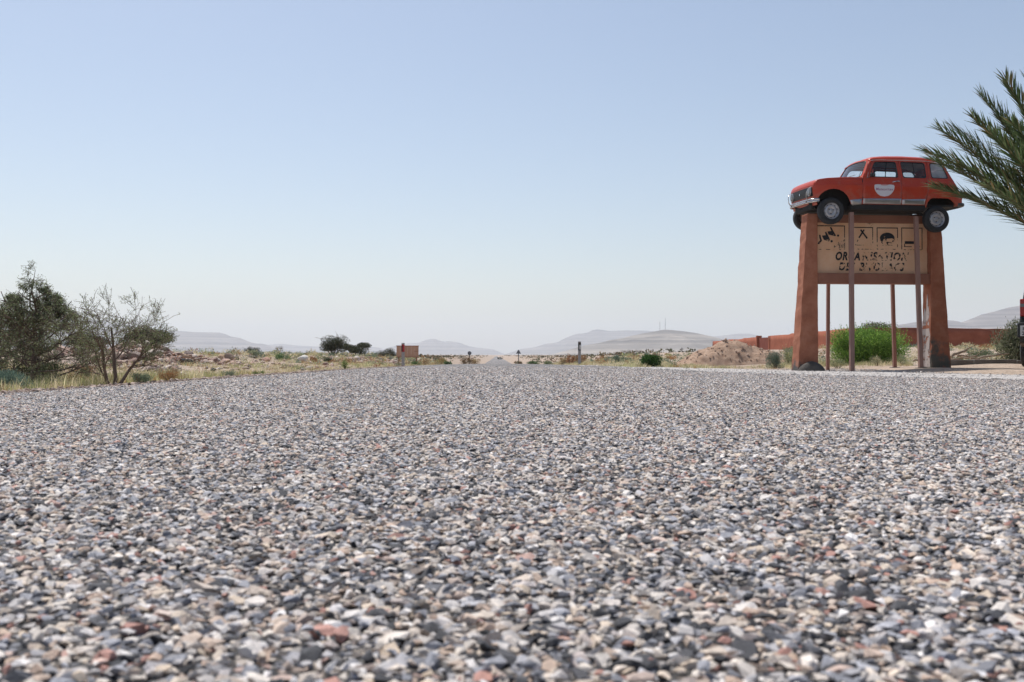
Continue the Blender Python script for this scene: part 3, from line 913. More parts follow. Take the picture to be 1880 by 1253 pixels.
px_shrub('lime-green weed standing tall at the verge', 634, 24, 16, 22, LIME+FRESH, 500, 72, leaf=.03, slim=.3, upright=1.3)
px_shrub('orange-brown bush just right of the wooden board', 785, 62, 34, 16, RUST+STRAW, 900, 73)
px_shrub('olive-orange bush, middle one right of the board', 808, 64, 34, 15, RUST+LIME, 900, 74)
px_shrub('small green shrub at the foot of the red-marked post', 764, 50, 18, 10, [(.12,.19,.08), (.16,.23,.09)], 500, 75)
px_shrub('dark green shrub closest to the road, left side, past the board', 823, 52, 17, 9, [(.09,.15,.07), (.12,.18,.08)], 500, 76)
px_shrub('rusty bush under the round road sign', 858, 78, 30, 18, RUST+DARKG, 900, 77)
px_shrub('tawny bush right of the round road sign', 873, 84, 22, 16, RUST+STRAW, 700, 78)
px_shrub('grey round bush standing at the far end of the road', 918, 520, 11, 6, [(.09,.085,.06), (.12,.11,.08)], 300, 79, leaf=.35)
px_shrub('rust and green bush under the triangular road sign', 952, 80, 16, 10, RUST+SAGE, 600, 80)
px_shrub('small dark bush right of the triangular road sign', 961, 130, 10, 7, DARKG, 300, 81)
px_shrub('wide green shrub low on the right verge', 980, 60, 30, 9, [(.11,.17,.08), (.15,.2,.09)], 800, 82, lobes=11)
px_shrub('orange shrub behind the low green one on the right verge', 984, 85, 16, 9, RUST, 500, 83)
px_shrub('olive shrub, right end of the low green row', 1008, 58, 20, 10, SAGE+LIME, 500, 84)
px_shrub('tan dry bush left of the tall orange one', 1033, 62, 18, 14, RUST+STRAW, 600, 85)
px_shrub('tall orange bush left of the white-marked post', 1047, 66, 17, 20, RUST, 700, 86)
px_shrub('tall orange bush hidden behind the white-marked post', 1068, 68, 24, 19, RUST+[(.3,.2,.1)], 800, 87)
px_shrub('blue-green shrub in the middle of the right verge', 1130, 58, 28, 15, BLUEGREEN+SAGE, 900, 88)
px_shrub('sage shrub touching the blue-green one on its right', 1150, 62, 26, 12, SAGE, 700, 89)
px_shrub('dead rust-coloured weed low on the right verge', 1151, 36, 10, 13, RUST, 250, 90, leaf=.03, slim=.2)
px_shrub('rounded glossy green bush standing alone on the right verge', 1195, 31, 43, 27, [(.045,.105,.025), (.07,.15,.035), (.03,.07,.018)], 5200, 91, leaf=.034, slim=.6, lobes=13)
px_shrub('blue-green spiky shrub between the heap and the sign', 1424, 27, 38, 36, BLUEGREEN+SAGE, 3600, 92, leaf=.04, slim=.16, upright=1.4, lobes=10)
px_shrub('yellowish shrub close behind the left pillar', 1450, 29, 34, 44, LIME+SAGE, 2600, 93, leaf=.035, slim=.25, upright=1.0)
px_shrub('big bright green bush seen under the sign', 1594, 27.5, 150, 78, [(.15,.27,.05), (.21,.36,.07), (.11,.21,.04), (.28,.42,.09)], 30000, 94, leaf=.046, slim=.45, lobes=36, name='green_bush', cat='bush', depth=1.5)
px_shrub('pale sage tuft in front of the green bush, left', 1538, 24.6, 34, 20, SAGE+LIME, 1200, 95, leaf=.03, slim=.18, upright=1.4)
px_shrub('straw-coloured tuft in front of the green bush, centre', 1611, 24.4, 28, 22, STRAW+SAGE, 1000, 96, leaf=.035, slim=.14, upright=1.6)
px_shrub('grey-green tuft in front of the green bush, right', 1656, 25, 30, 22, SAGE+LIME, 1000, 97, leaf=.03, slim=.18, upright=1.4)
px_shrub('dark sprawling green shrub in front of the red wall', 1798, 36, 52, 26, [(.08,.11,.05), (.11,.15,.07)], 2600, 98, lobes=12)
px_shrub('low green weeds behind the fallen branches', 1757, 31, 34, 18, [(.10,.14,.06), (.14,.18,.08)], 1400, 99)
px_shrub('tall pale-leaved oleander bush beside the parked car', 1868, 25.5, 84, 96, [(.13,.15,.085), (.18,.20,.12), (.09,.11,.055), (.26,.26,.18)], 7000, 100, leaf=.075, slim=.26, lobes=22, upright=.9, name='oleander_bush', cat='bush', depth=1.0)

# --- date palm by the sign, crown to the right of the picture
def palm(name, label, base, height, fronds, seed, leaf_n=64, lw=.014, cols=((.085,.13,.055),(.115,.165,.07),(.07,.10,.04),(.17,.18,.09))):
    rng = np.random.default_rng(seed)
    t = empty(name, base); tag(t, label, 'palm')
    mb = MB(); prof = []
    k = int(height/.09)+2
    pts = [(0, 0, -.1+i*(height+.1)/k) for i in range(k+1)]
    mb.tube(pts, [height*.11*(1+.10*(i % 2))*(1.15-.2*i/k) for i in range(k+1)], 12)
    mb.build('trunk', M_bark, t, smooth=30)
    me_cache = []
    for (p0, p1, p2, L) in fronds:
        p0, p1, p2 = (np.array(q, float) for q in (p0, p1, p2))
        s = np.linspace(0, 1, 15)[:, None]
        path = p0*(1-s)**2 + 2*p1*s*(1-s) + p2*s*s
        m2 = MB(); m2.tube([tuple(q) for q in path], list(np.linspace(.024, .004, 15)*L/3.5), 5)
        V = [np.array(m2.v)]; 
        Fq = [f for f in m2.f if len(f) == 4]
        Ff = [np.array(Fq)]
        nb = len(V[0])
        cl = [np.tile(np.array([.15,.14,.06]), (nb, 1))]
        # leaflets: two ranks set in a V, pointing forward
        ss = np.linspace(.16, .995, leaf_n)
        ss = np.repeat(ss, 2) + rng.uniform(-.005, .005, leaf_n*2)
        sd_ = np.tile([1., -1.], leaf_n)
        pos = p0*((1-ss)**2)[:, None] + 2*p1*(ss*(1-ss))[:, None] + p2*(ss*ss)[:, None]
        tan = 2*(p1-p0)*(1-ss)[:, None] + 2*(p2-p1)*ss[:, None]; tan /= np.linalg.norm(tan, axis=1)[:, None]
        up = np.array([0, 0, 1.])
        lat = np.cross(tan, up); lat /= np.maximum(1e-5, np.linalg.norm(lat, axis=1))[:, None]
        nrm = np.cross(lat, tan)
        fwd = np.interp(ss, [0, 1], [1.0, 2.2])[:, None]
        roll = rng.uniform(-.5, .5)
        d = tan*fwd + lat*(sd_*(1+roll*sd_*.4))[:, None]*.85 + nrm*(.5+rng.normal(0, .28, len(ss)))[:, None] + rng.normal(0, .12, (len(ss), 3))
        d /= np.linalg.norm(d, axis=1)[:, None]
        ll = L*.15*np.interp(ss, [0, .15, .3, .8, 1], [.55, .9, 1.1, .9, .5])*rng.uniform(.85, 1.15, len(ss))
        wv = np.cross(d, nrm); wv /= np.linalg.norm(wv, axis=1)[:, None]; wv *= lw*L/3.5
        mid = pos + d*(ll*.5)[:, None] - up*(ll*.02)[:, None]
        tip = pos + d*ll[:, None] - up*(ll*.12)[:, None]
        q = np.stack([pos-wv*.4, pos+wv*.4, mid+wv, mid-wv, tip+wv*.12, tip-wv*.12], 1).reshape(-1, 3)
        kk = nb + np.arange(len(ss))*6
        Ff += [np.stack([kk, kk+1, kk+2, kk+3], -1), np.stack([kk+3, kk+2, kk+4, kk+5], -1)]
        V.append(q)
        c = mix_cols(cols, len(ss), rng, .15); dry = (rng.random(len(ss)) < .10)[:, None]
        c = np.where(dry, np.array([.22,.16,.075]), c)
        cl.append(np.repeat(c, 6, 0))
        link('frond', np_mesh('frond', np.concatenate(V), np.concatenate(Ff), np.concatenate(cl)), M_leaf, t)
    return t
rng = np.random.default_rng(77)
fr = []
PB = Vector(((2050-940)/1828*18.2, 18.2, 0)); PB.z = G(PB.x, PB.y)
crown_z = EYE + (656-510)/1828*18.2 - PB.z
def tip_of(px, py, dy):
    d = 18.2 + dy
    return ((px-940)/1828*d - PB.x, dy, EYE + (656-py)/1828*d - PB.z)
for px, py, dy, sag in ((1681,268,-.3,.32), (1692,284,.15,.32), (1707,228,.35,.30), (1728,224,.9,.28), (1769,206,-.2,.26), (1785,166,.4,.24), (1829,137,-.4,.18), (1866,134,.5,.16),
                        (1698,334,-.5,.30), (1708,338,.4,.30), (1800,235,-1.0,.2), (1850,170,1.0,.18), (1745,300,1.2,.28), (1790,330,-1.3,.25), (1748,262,.6,.28), (1812,205,.2,.22), (1842,250,-.6,.2), (1790,292,.8,.24), (1835,300,.2,.2), (1815,345,-.5,.2), (1850,345,.6,.2), (1840,215,-1.1,.2)):
    px += 22; py += 10
    tp = np.array(tip_of(px, py, dy)); b = np.array([rng.normal(0, .05), rng.normal(0, .05), crown_z-.06+rng.normal(0, .04)])
    m = b*.52 + tp*.48; m[2] += np.linalg.norm(tp-b)*sag*.36
    fr.append((b, m, tp, np.linalg.norm(tp-b)))
for k in range(44):
    a = rng.uniform(-1.25, 1.25) if k < 26 else rng.uniform(1.3, 2.3)*(1 if k % 2 else -1); el = R(rng.uniform(0, 62) if k < 26 else rng.uniform(28, 70)); L = rng.uniform(3.0, 4.0)
    b = np.array([rng.normal(0, .05), rng.normal(0, .05), crown_z-.05])
    h = np.array([math.cos(a), math.sin(a), 0])
    tp = b + L*(h*math.cos(el) + np.array([0, 0, math.sin(el)]))
    m = b*.5 + tp*.5; m[2] += L*.17*math.cos(el)
    fr.append((b, m, tp, L))
palm('date_palm', 'date palm whose dark fronds reach in over the red car from the right', PB, crown_z, fr, 5, leaf_n=130)
# far little palm on the plain
rng = np.random.default_rng(78)
d = 230; b0 = at(1234, d); fr = []
hh = .95
for k in range(22):
    a = rng.uniform(0, 6.283); el = R(rng.uniform(-15, 75)); L = .85
    tp = np.array([math.cos(a)*math.cos(el)*L, math.sin(a)*math.cos(el)*L, hh+math.sin(el)*L])
    m = np.array([0, 0, hh])*.5+tp*.5; m[2] += .18
    fr.append(((0, 0, hh), m, tp, L))
palm('far_palm', 'tiny lone palm on the plain below the mast hill', b0, hh, fr, 6, leaf_n=12, lw=.12)
# ------------------------------------------------------------------ walled yard, heap, kerb
def plaster(name, c0, c1, c2, scale=2.0, bmp=.35, dirt=None):
    m, n, l, p = nt(name)
    p.inputs['Roughness'].default_value = .88; p.inputs['Specular IOR Level'].default_value = .2
    v = coords(n, l)
    t = noise_tex(n, l, v, scale, 8, .65)
    r = ramp(n, [(.3, c0), (.5, c1), (.72, c2)]); l.new(t.outputs['Fac'], r.inputs[0])
    out = r.outputs[0]
    if dirt:
        # bare grey patches and soot where the render has come away, low on the pillar
        dcol, zlo, zhi, thr = dirt
        sx = n.new('ShaderNodeSeparateXYZ'); l.new(v, sx.inputs[0])
        mr = n.new('ShaderNodeMapRange'); mr.inputs[1].default_value = zlo; mr.inputs[2].default_value = zhi
        mr.inputs[3].default_value = 1; mr.inputs[4].default_value = 0; l.new(sx.outputs[2], mr.inputs[0])
        t3 = noise_tex(n, l, v, 3.2, 7, .65)
        ad = n.new('ShaderNodeMath'); ad.operation = 'MULTIPLY'; l.new(t3.outputs['Fac'], ad.inputs[0]); l.new(mr.outputs[0], ad.inputs[1])
        rr = ramp(n, [(thr, (0,0,0)), (thr+.1, (1,1,1))]); l.new(ad.outputs[0], rr.inputs[0])
        mx = n.new('ShaderNodeMix'); mx.data_type = 'RGBA'; mx.inputs[7].default_value = (*dcol, 1)
        l.new(rr.outputs[0], mx.inputs[0]); l.new(out, mx.inputs[6]); out = mx.outputs[2]
    l.new(out, p.inputs['Base Color'])
    t2 = noise_tex(n, l, v, scale*9, 8, .7)
    bump(n, l, t2.outputs['Fac'], bmp, .02, p)
    MATS[name] = m
    return m
M_wall = plaster('red_earth_wall', (.24,.073,.04), (.31,.098,.054), (.37,.125,.072), 1.4, .5)
M_gate = plaster('gate_red', (.17,.045,.03), (.20,.055,.035), (.23,.065,.045), 2)
M_pillar = plaster('terracotta_render', (.26,.097,.058), (.37,.15,.09), (.46,.21,.135), 2.6, .35, ((.10,.095,.09), -.3, .75, .30))
M_pillar2 = plaster('stained_render', (.26,.093,.054), (.36,.14,.082), (.45,.20,.125), 2.6, .35, ((.10,.095,.082), -.2, 2.2, .37))
M_flake = plaster('bare_plaster', (.36,.30,.27), (.46,.40,.37), (.52,.47,.44), 5, .4)
M_beam = plaster('brown_render', (.24,.11,.075), (.29,.135,.092), (.33,.16,.11), 2.2, .3)
M_board = plaster('cream_orange_paint', (.68,.38,.215), (.74,.47,.30), (.77,.55,.385), 1.6, .15)

def wall_run(name, pts, thick, hfun, mat, label, seed):
    """long earth wall following pts on plan, uneven top"""
    rng = np.random.default_rng(seed)
    P = []
    for (a, b) in zip(pts[:-1], pts[1:]):
        a, b = np.array(a, float), np.array(b, float); k = max(2, int(np.linalg.norm(b-a)/.8))
        for q in range(k): P.append(a + (b-a)*q/k)
    P.append(np.array(pts[-1], float))
    P = np.array(P); n = len(P)
    T = np.gradient(P, axis=0); T /= np.linalg.norm(T, axis=1)[:, None]
    Nn = np.stack([-T[:, 1], T[:, 0]], -1)*thick/2
    top = np.array([hfun(i/(n-1), p) for i, p in enumerate(P)]) + rng.normal(0, .018, n) + .03*np.sin(np.arange(n)*.37)
    bot = ground_z(P[:, 0], P[:, 1]) - .4
    levels = 5
    V = []
    for lv in range(levels):
        f = lv/(levels-1)
        V.append(np.stack([P[:, 0]+Nn[:, 0]*(1.1-.2*f), P[:, 1]+Nn[:, 1]*(1.1-.2*f), bot*(1-f)+top*f], -1) + rng.normal(0, .008, (n, 3)))
    for lv in range(levels)[::-1]:
        f = lv/(levels-1)
        V.append(np.stack([P[:, 0]-Nn[:, 0]*(1.1-.2*f), P[:, 1]-Nn[:, 1]*(1.1-.2*f), bot*(1-f)+top*f], -1) + rng.normal(0, .008, (n, 3)))
    V = np.concatenate(V)
    F = []
    for r_ in range(2*levels-1):
        for k in range(n-1):
            F.append((r_*n+k, r_*n+k+1, (r_+1)*n+k+1, (r_+1)*n+k))
    me = np_mesh(name, V, np.array(F))
    bm = bmesh.new(); bm.from_mesh(me)
    bmesh.ops.holes_fill(bm, edges=bm.edges[:], sides=0)
    bmesh.ops.recalc_face_normals(bm, faces=bm.faces[:]); bm.to_mesh(me); bm.free()
    return tag(link(name, me, mat), label, 'wall')
wall_run('yard_wall', [(28.1, 80), (36, 80.6), (60, 82)], .4, lambda f, p: 2.52, M_wall, 'long red earth wall seen behind the sign, facing the road', 1)
wall_run('yard_wall', [(28.25, 80.8), (29.0, 111.5)], .4, lambda f, p: 2.53 + .18*math.sin(f*3.1)*.4, M_wall, 'red earth wall running back from the corner towards the gate', 2)
wall_run('yard_wall', [(29.3, 118), (29.8, 147)], .4, lambda f, p: 2.55-.04*f, M_wall, 'low-looking far end of the red wall behind the dirt heap', 3)
g = empty('yard_gate', (29.15, 114.75, G(29.15, 114.75)), R(89)); tag(g, 'dark red double gate set in the receding wall', 'gate')
for s in (-1, 1):
    MB().box(min(0, s*2.9), max(0, s*2.9), -.05, .05, .05, 1.62).build('gate_leaf', M_gate, g, bevel=.01)
    MB().box(s*3.0-.22, s*3.0+.22, -.3, .3, -.3, 1.9 if s > 0 else 1.75).build('gate_post', M_wall, g, bevel=.03)

# dirt heap
def heap():
    nx, ny = 90, 60
    a, b = np.meshgrid(np.linspace(-1.15, 1.15, nx), np.linspace(-1, 1, ny), indexing='ij')
    h = np.interp(a, [-1.15, -1.0, -.75, -.45, -.12, .12, .38, .72, .95, 1.15], [0, .14, .44, .76, .99, .97, .76, .64, .42, 0])
    z = h*np.clip(1-np.abs(b)**1.6, 0, 1)
    x = a*1.9; y = b*1.25
    nz = np.array([mnoise.fractal(Vector((xx*1.9, yy*1.9, 5)), 1, 2, 6) for xx, yy in zip(x.ravel(), y.ravel())]).reshape(x.shape)
    z = z*.92 + nz*.10*np.clip(z*4, 0, 1) - .04*(z < .01)
    c = at(1342, 36)
    V = np.stack([x, y, z-.03], -1).reshape(-1, 3)
    i, j = np.meshgrid(np.arange(nx-1), np.arange(ny-1), indexing='ij')
    F = np.stack([i*ny+j, (i+1)*ny+j, (i+1)*ny+j+1, i*ny+j+1], -1).reshape(-1, 4)
    t = empty('dirt_heap', c); tag(t, 'heap of reddish dirt and stones left of the sign', 'dirt heap')
    m = plaster('heap_earth', (.27,.17,.115), (.37,.25,.175), (.46,.335,.25), 4.5, 1.0)
    link('earth', np_mesh('earth', V, F), m, t)
    rng = np.random.default_rng(9)
    C = V.reshape(nx, ny, 3)
    k = 0
    protos = [stone_mesh('heap_rock', 18, 500+q, .7) for q in range(6)]
    mr = plaster('heap_rock', (.30,.20,.15), (.42,.30,.23), (.52,.42,.34), 5, .6)
    for me in protos: me.materials.append(mr)
    while k < 230:
        q = C[rng.integers(8, nx-8), rng.integers(4, ny//2+6)]
        if q[2] < .02: continue
        o = link('rock', protos[k % 6], None, t); s = float(np.clip(rng.lognormal(math.log(.05), .55), .025, .2))
        o.location = (q[0]+rng.normal(0, .02), q[1]+rng.normal(0, .02), q[2]+s*.1); o.scale = (s, s, s); o.rotation_euler = tuple(rng.uniform(-3, 3, 3)); k += 1
heap()

# kerb and fallen branches right of the sign
M_conc = plaster('old_concrete', (.13,.12,.11), (.17,.155,.145), (.22,.205,.19), 3, .5)
kb = empty('kerb', (9.9, 23.6, 0)); tag(kb, 'low grey concrete kerb right of the sign', 'kerb')
for k in range(7):
    x0 = k*1.02
    MB().box(x0, x0+1.0, -.09, .09, G(9.9+x0+.5, 23.6)-.15, .125+.01*math.sin(k*2.3)).build('kerb_stone', M_conc, kb, bevel=.015)
M_log = simple('dead_branch', (.36,.28,.20), (.24,.18,.13), .85, scale=6, bmp=.4, stretch=(1, 1, 1))
rng = np.random.default_rng(14)
def branch(lab, ax, az, bx, bz, d, r):
    k = d/1828
    A_ = Vector(((ax-940)*k, d, EYE+(656-az)*k)); B_ = Vector(((bx-940)*k, d+rng.uniform(-.4, .4), EYE+(656-bz)*k))
    o = empty('fallen_branch', (A_+B_)/2); tag(o, lab, 'branch', 'fallen branches by the right pillar')
    L = []
    for i in range(7):
        f = i/6; p = A_*(1-f)+B_*f - (A_+B_)/2 + Vector(rng.normal(0, .015, 3)); L.append(p)
    MB().tube(L, [r*(1-.45*i/6) for i in range(7)], 7).build('limb', M_log, o, smooth=50)
    q = L[4]
    MB().tube([q, q+Vector((.12, .03, .07)), q+Vector((.26, .05, .12))], [r*.5, r*.35, r*.2], 5).build('twig', M_log, o, smooth=50)
branch('thick grey branch slanting up to the right beside the pillar', 1745, 653, 1786, 641, 26.0, .05)
branch('straight pale branch lying level, upper one of the pile', 1757, 653.5, 1806, 656, 25.4, .03)
branch('long pale branch rising to the right end of the pile', 1782, 660, 1856, 650, 25.0, .03)
branch('short stubby branch lowest in the pile beside the pillar', 1746, 661, 1772, 657, 24.7, .032)
branch('pale stick lying by the leaning front post', 1676, 661, 1697, 662, 24.6, .025)

# ------------------------------------------------------------------ the painted sign
SY = R(5.0)
SO = Vector(((1502.5-940)/1828*21.6, 21.6, 0.0))           # inner front corner of the left pillar, world z
sign = empty('painted_sign', SO, SY)
tag(sign, 'terracotta masonry sign with faded pictograms between two tapering pillars', 'sign')
zl, zrr = G(SO.x-.2, SO.y), G(SO.x+2.7, SO.y+.2)
def pillar(name, x_in, side, zb, mat, wt=.235, wb=.47, dt=.32, db=.42, top=3.31):
    mb = MB()
    n = 30
    rg = np.random.default_rng(3 if side < 0 else 4)
    V = []
    for k in range(n):
        f = k/(n-1); w = wb+(wt-wb)*f; d = db+(dt-db)*f; z = zb-.25 + (top-zb+.25)*f
        x0, x1 = (x_in-w, x_in) if side < 0 else (x_in, x_in+w)
        yb = 0 + (0)*f
        j = rg.normal(0, .005, 8)
        V += [(x0+j[0], yb+j[1], z), (x1+j[2]*.3, yb+j[3], z), (x1+j[4]*.3, yb+d+j[5], z), (x0+j[6], yb+d+j[7], z)]
    F = [(0, 1, 2, 3)[::-1], tuple(4*(n-1)+q for q in range(4))]
    for k in range(n-1):
        for q in range(4): F.append((4*k+q, 4*k+(q+1) % 4, 4*k+4+(q+1) % 4, 4*k+4+q))
    mb.add(V, F)
    return mb.build(name, mat, sign, bevel=.012)
pillar('pillar', 0, -1, zl, M_pillar)
pr2 = pillar('pillar', 2.555, 1, zrr, M_pillar2)
fk = MB(); fk.prism([(.02,.02),(.30,.02),(.33,.3),(.29,.55),(.36,.8),(.31,1.1),(.24,1.32),(.17,1.22),(.16,1.45),(.12,1.62),(.09,1.40),(.03,1.15),(.06,.9),(.01,.7),(.05,.45)], lambda a, b_, t: Vector((2.555-t, a+.03, zrr+b_)), -.002, .006)
fk.build('flaked_patch', worn_paint('flaking_plaster', (.47,.41,.38), 6, .36, .46, 5.0), pr2)
M_soot = worn_paint('soot_stain', (.05,.05,.05), 3.0, .44, .66, 2.0)
MB().box(.0, 2.555, .03, .30, 1.795, 2.02).build('lower_beam', M_beam, sign, bevel=.01)
MB().box(.0, 2.555, .12, .30, 3.135, 3.31).build('upper_beam', M_beam, sign, bevel=.01)
board = MB().box(.0, 2.555, .15, .27, 2.02, 3.135).build('board', M_board, sign)
BY = .15
def bz(zx, zy): return ((zx-100)*.001506, 3.252 - zy*.001462)
def face(a, b, t): return Vector((a, BY - t, b))
M_ink = worn_paint('black_sign_paint', (.012,.014,.018), 13, .33, .40, 1.0)
M_ink2 = worn_paint('black_paint_half_gone', (.012,.014,.018), 16, .46, .51, 4.0)
M_ink3 = worn_paint('black_paint_flaking', (.012,.014,.018), 15, .50, .545, 7.0)
def paint(name, polys, mat, label=None):
    mb = MB()
    for P_ in polys:
        mb.prism([bz(*q) for q in P_], face, -.001, .003)
    o = mb.build(name, mat, board)
    if label: o['label'] = label
    return o
def bar(x0, y0, x1, y1, w):
    dx, dy = x1-x0, y1-y0; L = math.hypot(dx, dy); nx, ny = -dy/L*w/2, dx/L*w/2
    return [(x0+nx, y0+ny), (x1+nx, y1+ny), (x1-nx, y1-ny), (x0-nx, y0-ny)]
def disc(cx, cy, rx, ry, n=20, a0=0, a1=2*math.pi):
    return [(cx+rx*math.cos(a0+(a1-a0)*k/n), cy+ry*math.sin(a0+(a1-a0)*k/n)) for k in range(n + (0 if a1-a0 > 6.2 else 1))]
# frames: upper parts solid, lower parts mostly worn away
for (x0, x1, y0, y1, ys) in ((105, 543, 127, 482, 300), (658, 968, 146, 472, 290), (1035, 1345, 149, 470, 300), (1408, 1718, 147, 472, 470)):
    paint('pictogram_frame', [bar(x0-6, y0, x1+6, y0, 14), bar(x0, y0+7.5, x0, ys, 12), bar(x1, y0+7.5, x1, ys, 12)], M_ink)
    if ys < 400:
        paint('worn_frame_line', [bar(x0, ys+.5, x0, y1-6, 11), bar(x1, ys+.5, x1, y1-6, 11), bar(x0-6, y1, x1+6, y1, 10)], M_ink3)
    else:
        paint('worn_frame_line', [bar(x0+30, y1+2, x1-6, y1+2, 10)], M_ink3)
paint('pictogram', [[(322,148),(342,143),(372,200),(415,272),(398,282),(300,258),(286,212),(345,203)], disc(445, 272, 17, 16, 14),
                    [(246,225),(268,214),(292,262),(322,330),(310,362),(232,338),(200,275),(262,268)], disc(348, 358, 18, 18, 14),
                    [(160,262),(180,266),(190,310),(204,352),(160,402),(138,404),(142,384),(176,345),(163,300)]], M_ink, 'black stick figures tumbling in the first sign square')
paint('worn_marks', [bar(382+k*26, 470, 400+k*26, 395-k*14, 9) for k in range(6)] + [bar(380+k*30, 430-k*10, 410+k*30, 440-k*10, 8) for k in range(5)], M_ink3)
paint('pictogram', [bar(838, 180, 760, 302, 22), bar(786, 180, 884, 310, 24)], M_ink, 'crossed black tent poles')
paint('worn_pictogram', [bar(759, 304, 706, 415, 12), bar(886, 312, 972, 442, 14), bar(712, 412, 910, 412, 8)], M_ink3)
paint('pictogram', [disc(1188, 305, 112, 86, 22, math.pi, 2*math.pi) + [(1300,330),(1290,320),(1262,304),(1180,312),(1170,350),(1150,312),(1130,322),(1112,366),(1086,340)]], M_ink, 'black rounded head shape in the third sign square')
paint('worn_pictogram', [[(1078,338),(1112,368),(1126,384),(1110,386)], bar(1290, 330, 1262, 372, 24), bar(1180, 365, 1262, 372, 16), bar(1180, 360, 1196, 402, 18), bar(1110, 410, 1290, 408, 8)], M_ink2)
paint('pictogram', [[(1455,345),(1640,345),(1640,385),(1470,388),(1455,385)], [(1640,322),(1660,318),(1668,405),(1640,396)], bar(1452, 385, 1452, 425, 14), bar(1440, 428, 1560, 428, 11), bar(1622, 420, 1686, 424, 14)], M_ink, 'black bed shape in the fourth sign square')

def text_mesh(txt, size, shear=0.0, offset=0.0, extrude=0.0, align='LEFT', spacing=1.0):
    cu = bpy.data.curves.new('lettering', 'FONT')
    cu.body = txt; cu.size = size; cu.shear = shear; cu.offset = offset; cu.extrude = extrude; cu.align_x = align
    cu.space_character = spacing; cu.resolution_u = 3
    ob = bpy.data.objects.new('lettering', cu); COL.objects.link(ob)
    dg = bpy.context.evaluated_depsgraph_get()
    me = bpy.data.meshes.new_from_object(ob.evaluated_get(dg))
    bpy.data.objects.remove(ob); bpy.data.curves.remove(cu)
    me.materials.clear()
    return me
def board_text(txt, x0, x1, ytop, ybot, mat, label):
    me = text_mesh(txt, 1.0, shear=.24, offset=.045, spacing=1.14)
    V = np.array([v.co for v in me.vertices])
    a0, zt = bz(x0, ytop); a1, zb = bz(x1, ybot)
    mn, mx = V.min(0), V.max(0)
    for v in me.vertices:
        f = (v.co.x-mn[0])/(mx[0]-mn[0]); g_ = (v.co.y-mn[1])/(mx[1]-mn[1])
        v.co = Vector((a0+(a1-a0)*f, BY-.003, zb+(zt-zb)*g_))
    o = link('lettering', me, mat, board); o['label'] = label
    return o
board_text('ORGA', 405, 775, 512, 645, M_ink, 'bold black slanted letters, first line start')
board_text('NISATION', 800, 1515, 512, 645, M_ink3, 'half worn black letters, first line end')
board_text('DES', 452, 700, 672, 800, M_ink2, 'half worn black letters, second line start')
board_text('BIVOUACS', 760, 1450, 672, 800, M_ink3, 'half worn black letters, second line end')
paint('soot_mark', [[(895,68),(972,66),(978,96),(940,128),(925,100),(880,92)]], worn_paint('dark_smear', (.03,.028,.03), 14, .42, .5, 3.0))
# weathered lump at the foot of the left pillar
b = empty('cement_lump', (0, 0, 0)); b.location = SO + Vector((-.20, -.17, zl)); tag(b, 'rounded dark cement lump at the foot of the left pillar', 'lump')
M_lump = plaster('dark_cement', (.06,.055,.05), (.10,.09,.08), (.15,.135,.12), 4, .6)
nn = 22; V = []; F = []
for i in range(9):
    f = i/8*math.pi/2
    for k in range(nn):
        a = 2*math.pi*k/nn; q = 1+.05*math.sin(a*3+1)+.03*math.sin(a*5)
        V.append((.30*q*math.cos(f)*math.cos(a), .17*q*math.cos(f)*math.sin(a), -.06+.27*math.sin(f)*(1+.05*math.sin(a*2))))
for i in range(8):
    for k in range(nn): F.append((i*nn+k, i*nn+(k+1) % nn, (i+1)*nn+(k+1) % nn, (i+1)*nn+k))
lm = MB(); lm.add(V, F); lm.build('lump_body', M_lump, b, smooth=60)

# ------------------------------------------------------------------ steel posts holding the car up
M_post = simple('pink_primer_post', (.33,.20,.165), (.27,.155,.125), .6, scale=3, bmp=.1, bdist=.003)
M_post2 = simple('red_primer_post', (.30,.15,.11), (.24,.115,.085), .6, scale=3, bmp=.1, bdist=.003)
def post(lab, bx, by, tx, ty, ztop, w, mat):
    zb = G(bx, by) - .1
    o = empty('support_post', (bx, by, zb+.1)); tag(o, lab, 'post', 'posts under the red car')
    B_ = Vector((0, 0, -.1)); T_ = Vector((tx-bx, ty-by, ztop-zb-.1))
    mb = MB()
    c = math.cos(SY); s = math.sin(SY); h = w/2
    sq = [(-h, -h), (h, -h), (h, h), (-h, h)]
    vs = [B_+Vector((a*c-b_*s, a*s+b_*c, 0)) for a, b_ in sq] + [T_+Vector((a*c-b_*s, a*s+b_*c, 0)) for a, b_ in sq]
    mb.add(vs, [(0, 3, 2, 1), (4, 5, 6, 7), (0, 1, 5, 4), (1, 2, 6, 5), (2, 3, 7, 6), (3, 0, 4, 7)])
    mb.build('shaft', mat, o, bevel=.006)
    mb = MB(); mb.box(-.09, .09, -.09, .09, -.03, .012); mb.build('foot_plate', M_conc, o)
def X(px, d): return (px-940)/1828*d
post('straight front post standing before the left half of the board', X(1564, 21.35), 21.35, X(1564, 21.35), 21.35, 3.30, .09, M_post)
post('slightly leaning front post standing before the right half of the board', X(1690.6, 21.6), 21.6, X(1683, 21.6), 21.6, 3.25, .085, M_post)
post('back post seen under the beam close to the left pillar', X(1519.4, 22.6), 22.6, X(1522.6, 22.6), 22.6, 3.30, .07, M_post2)
post('leaning back post seen under the beam right of the green bush middle', X(1642.8, 22.9), 22.9, X(1637, 22.9), 22.9, 3.28, .075, M_post2)
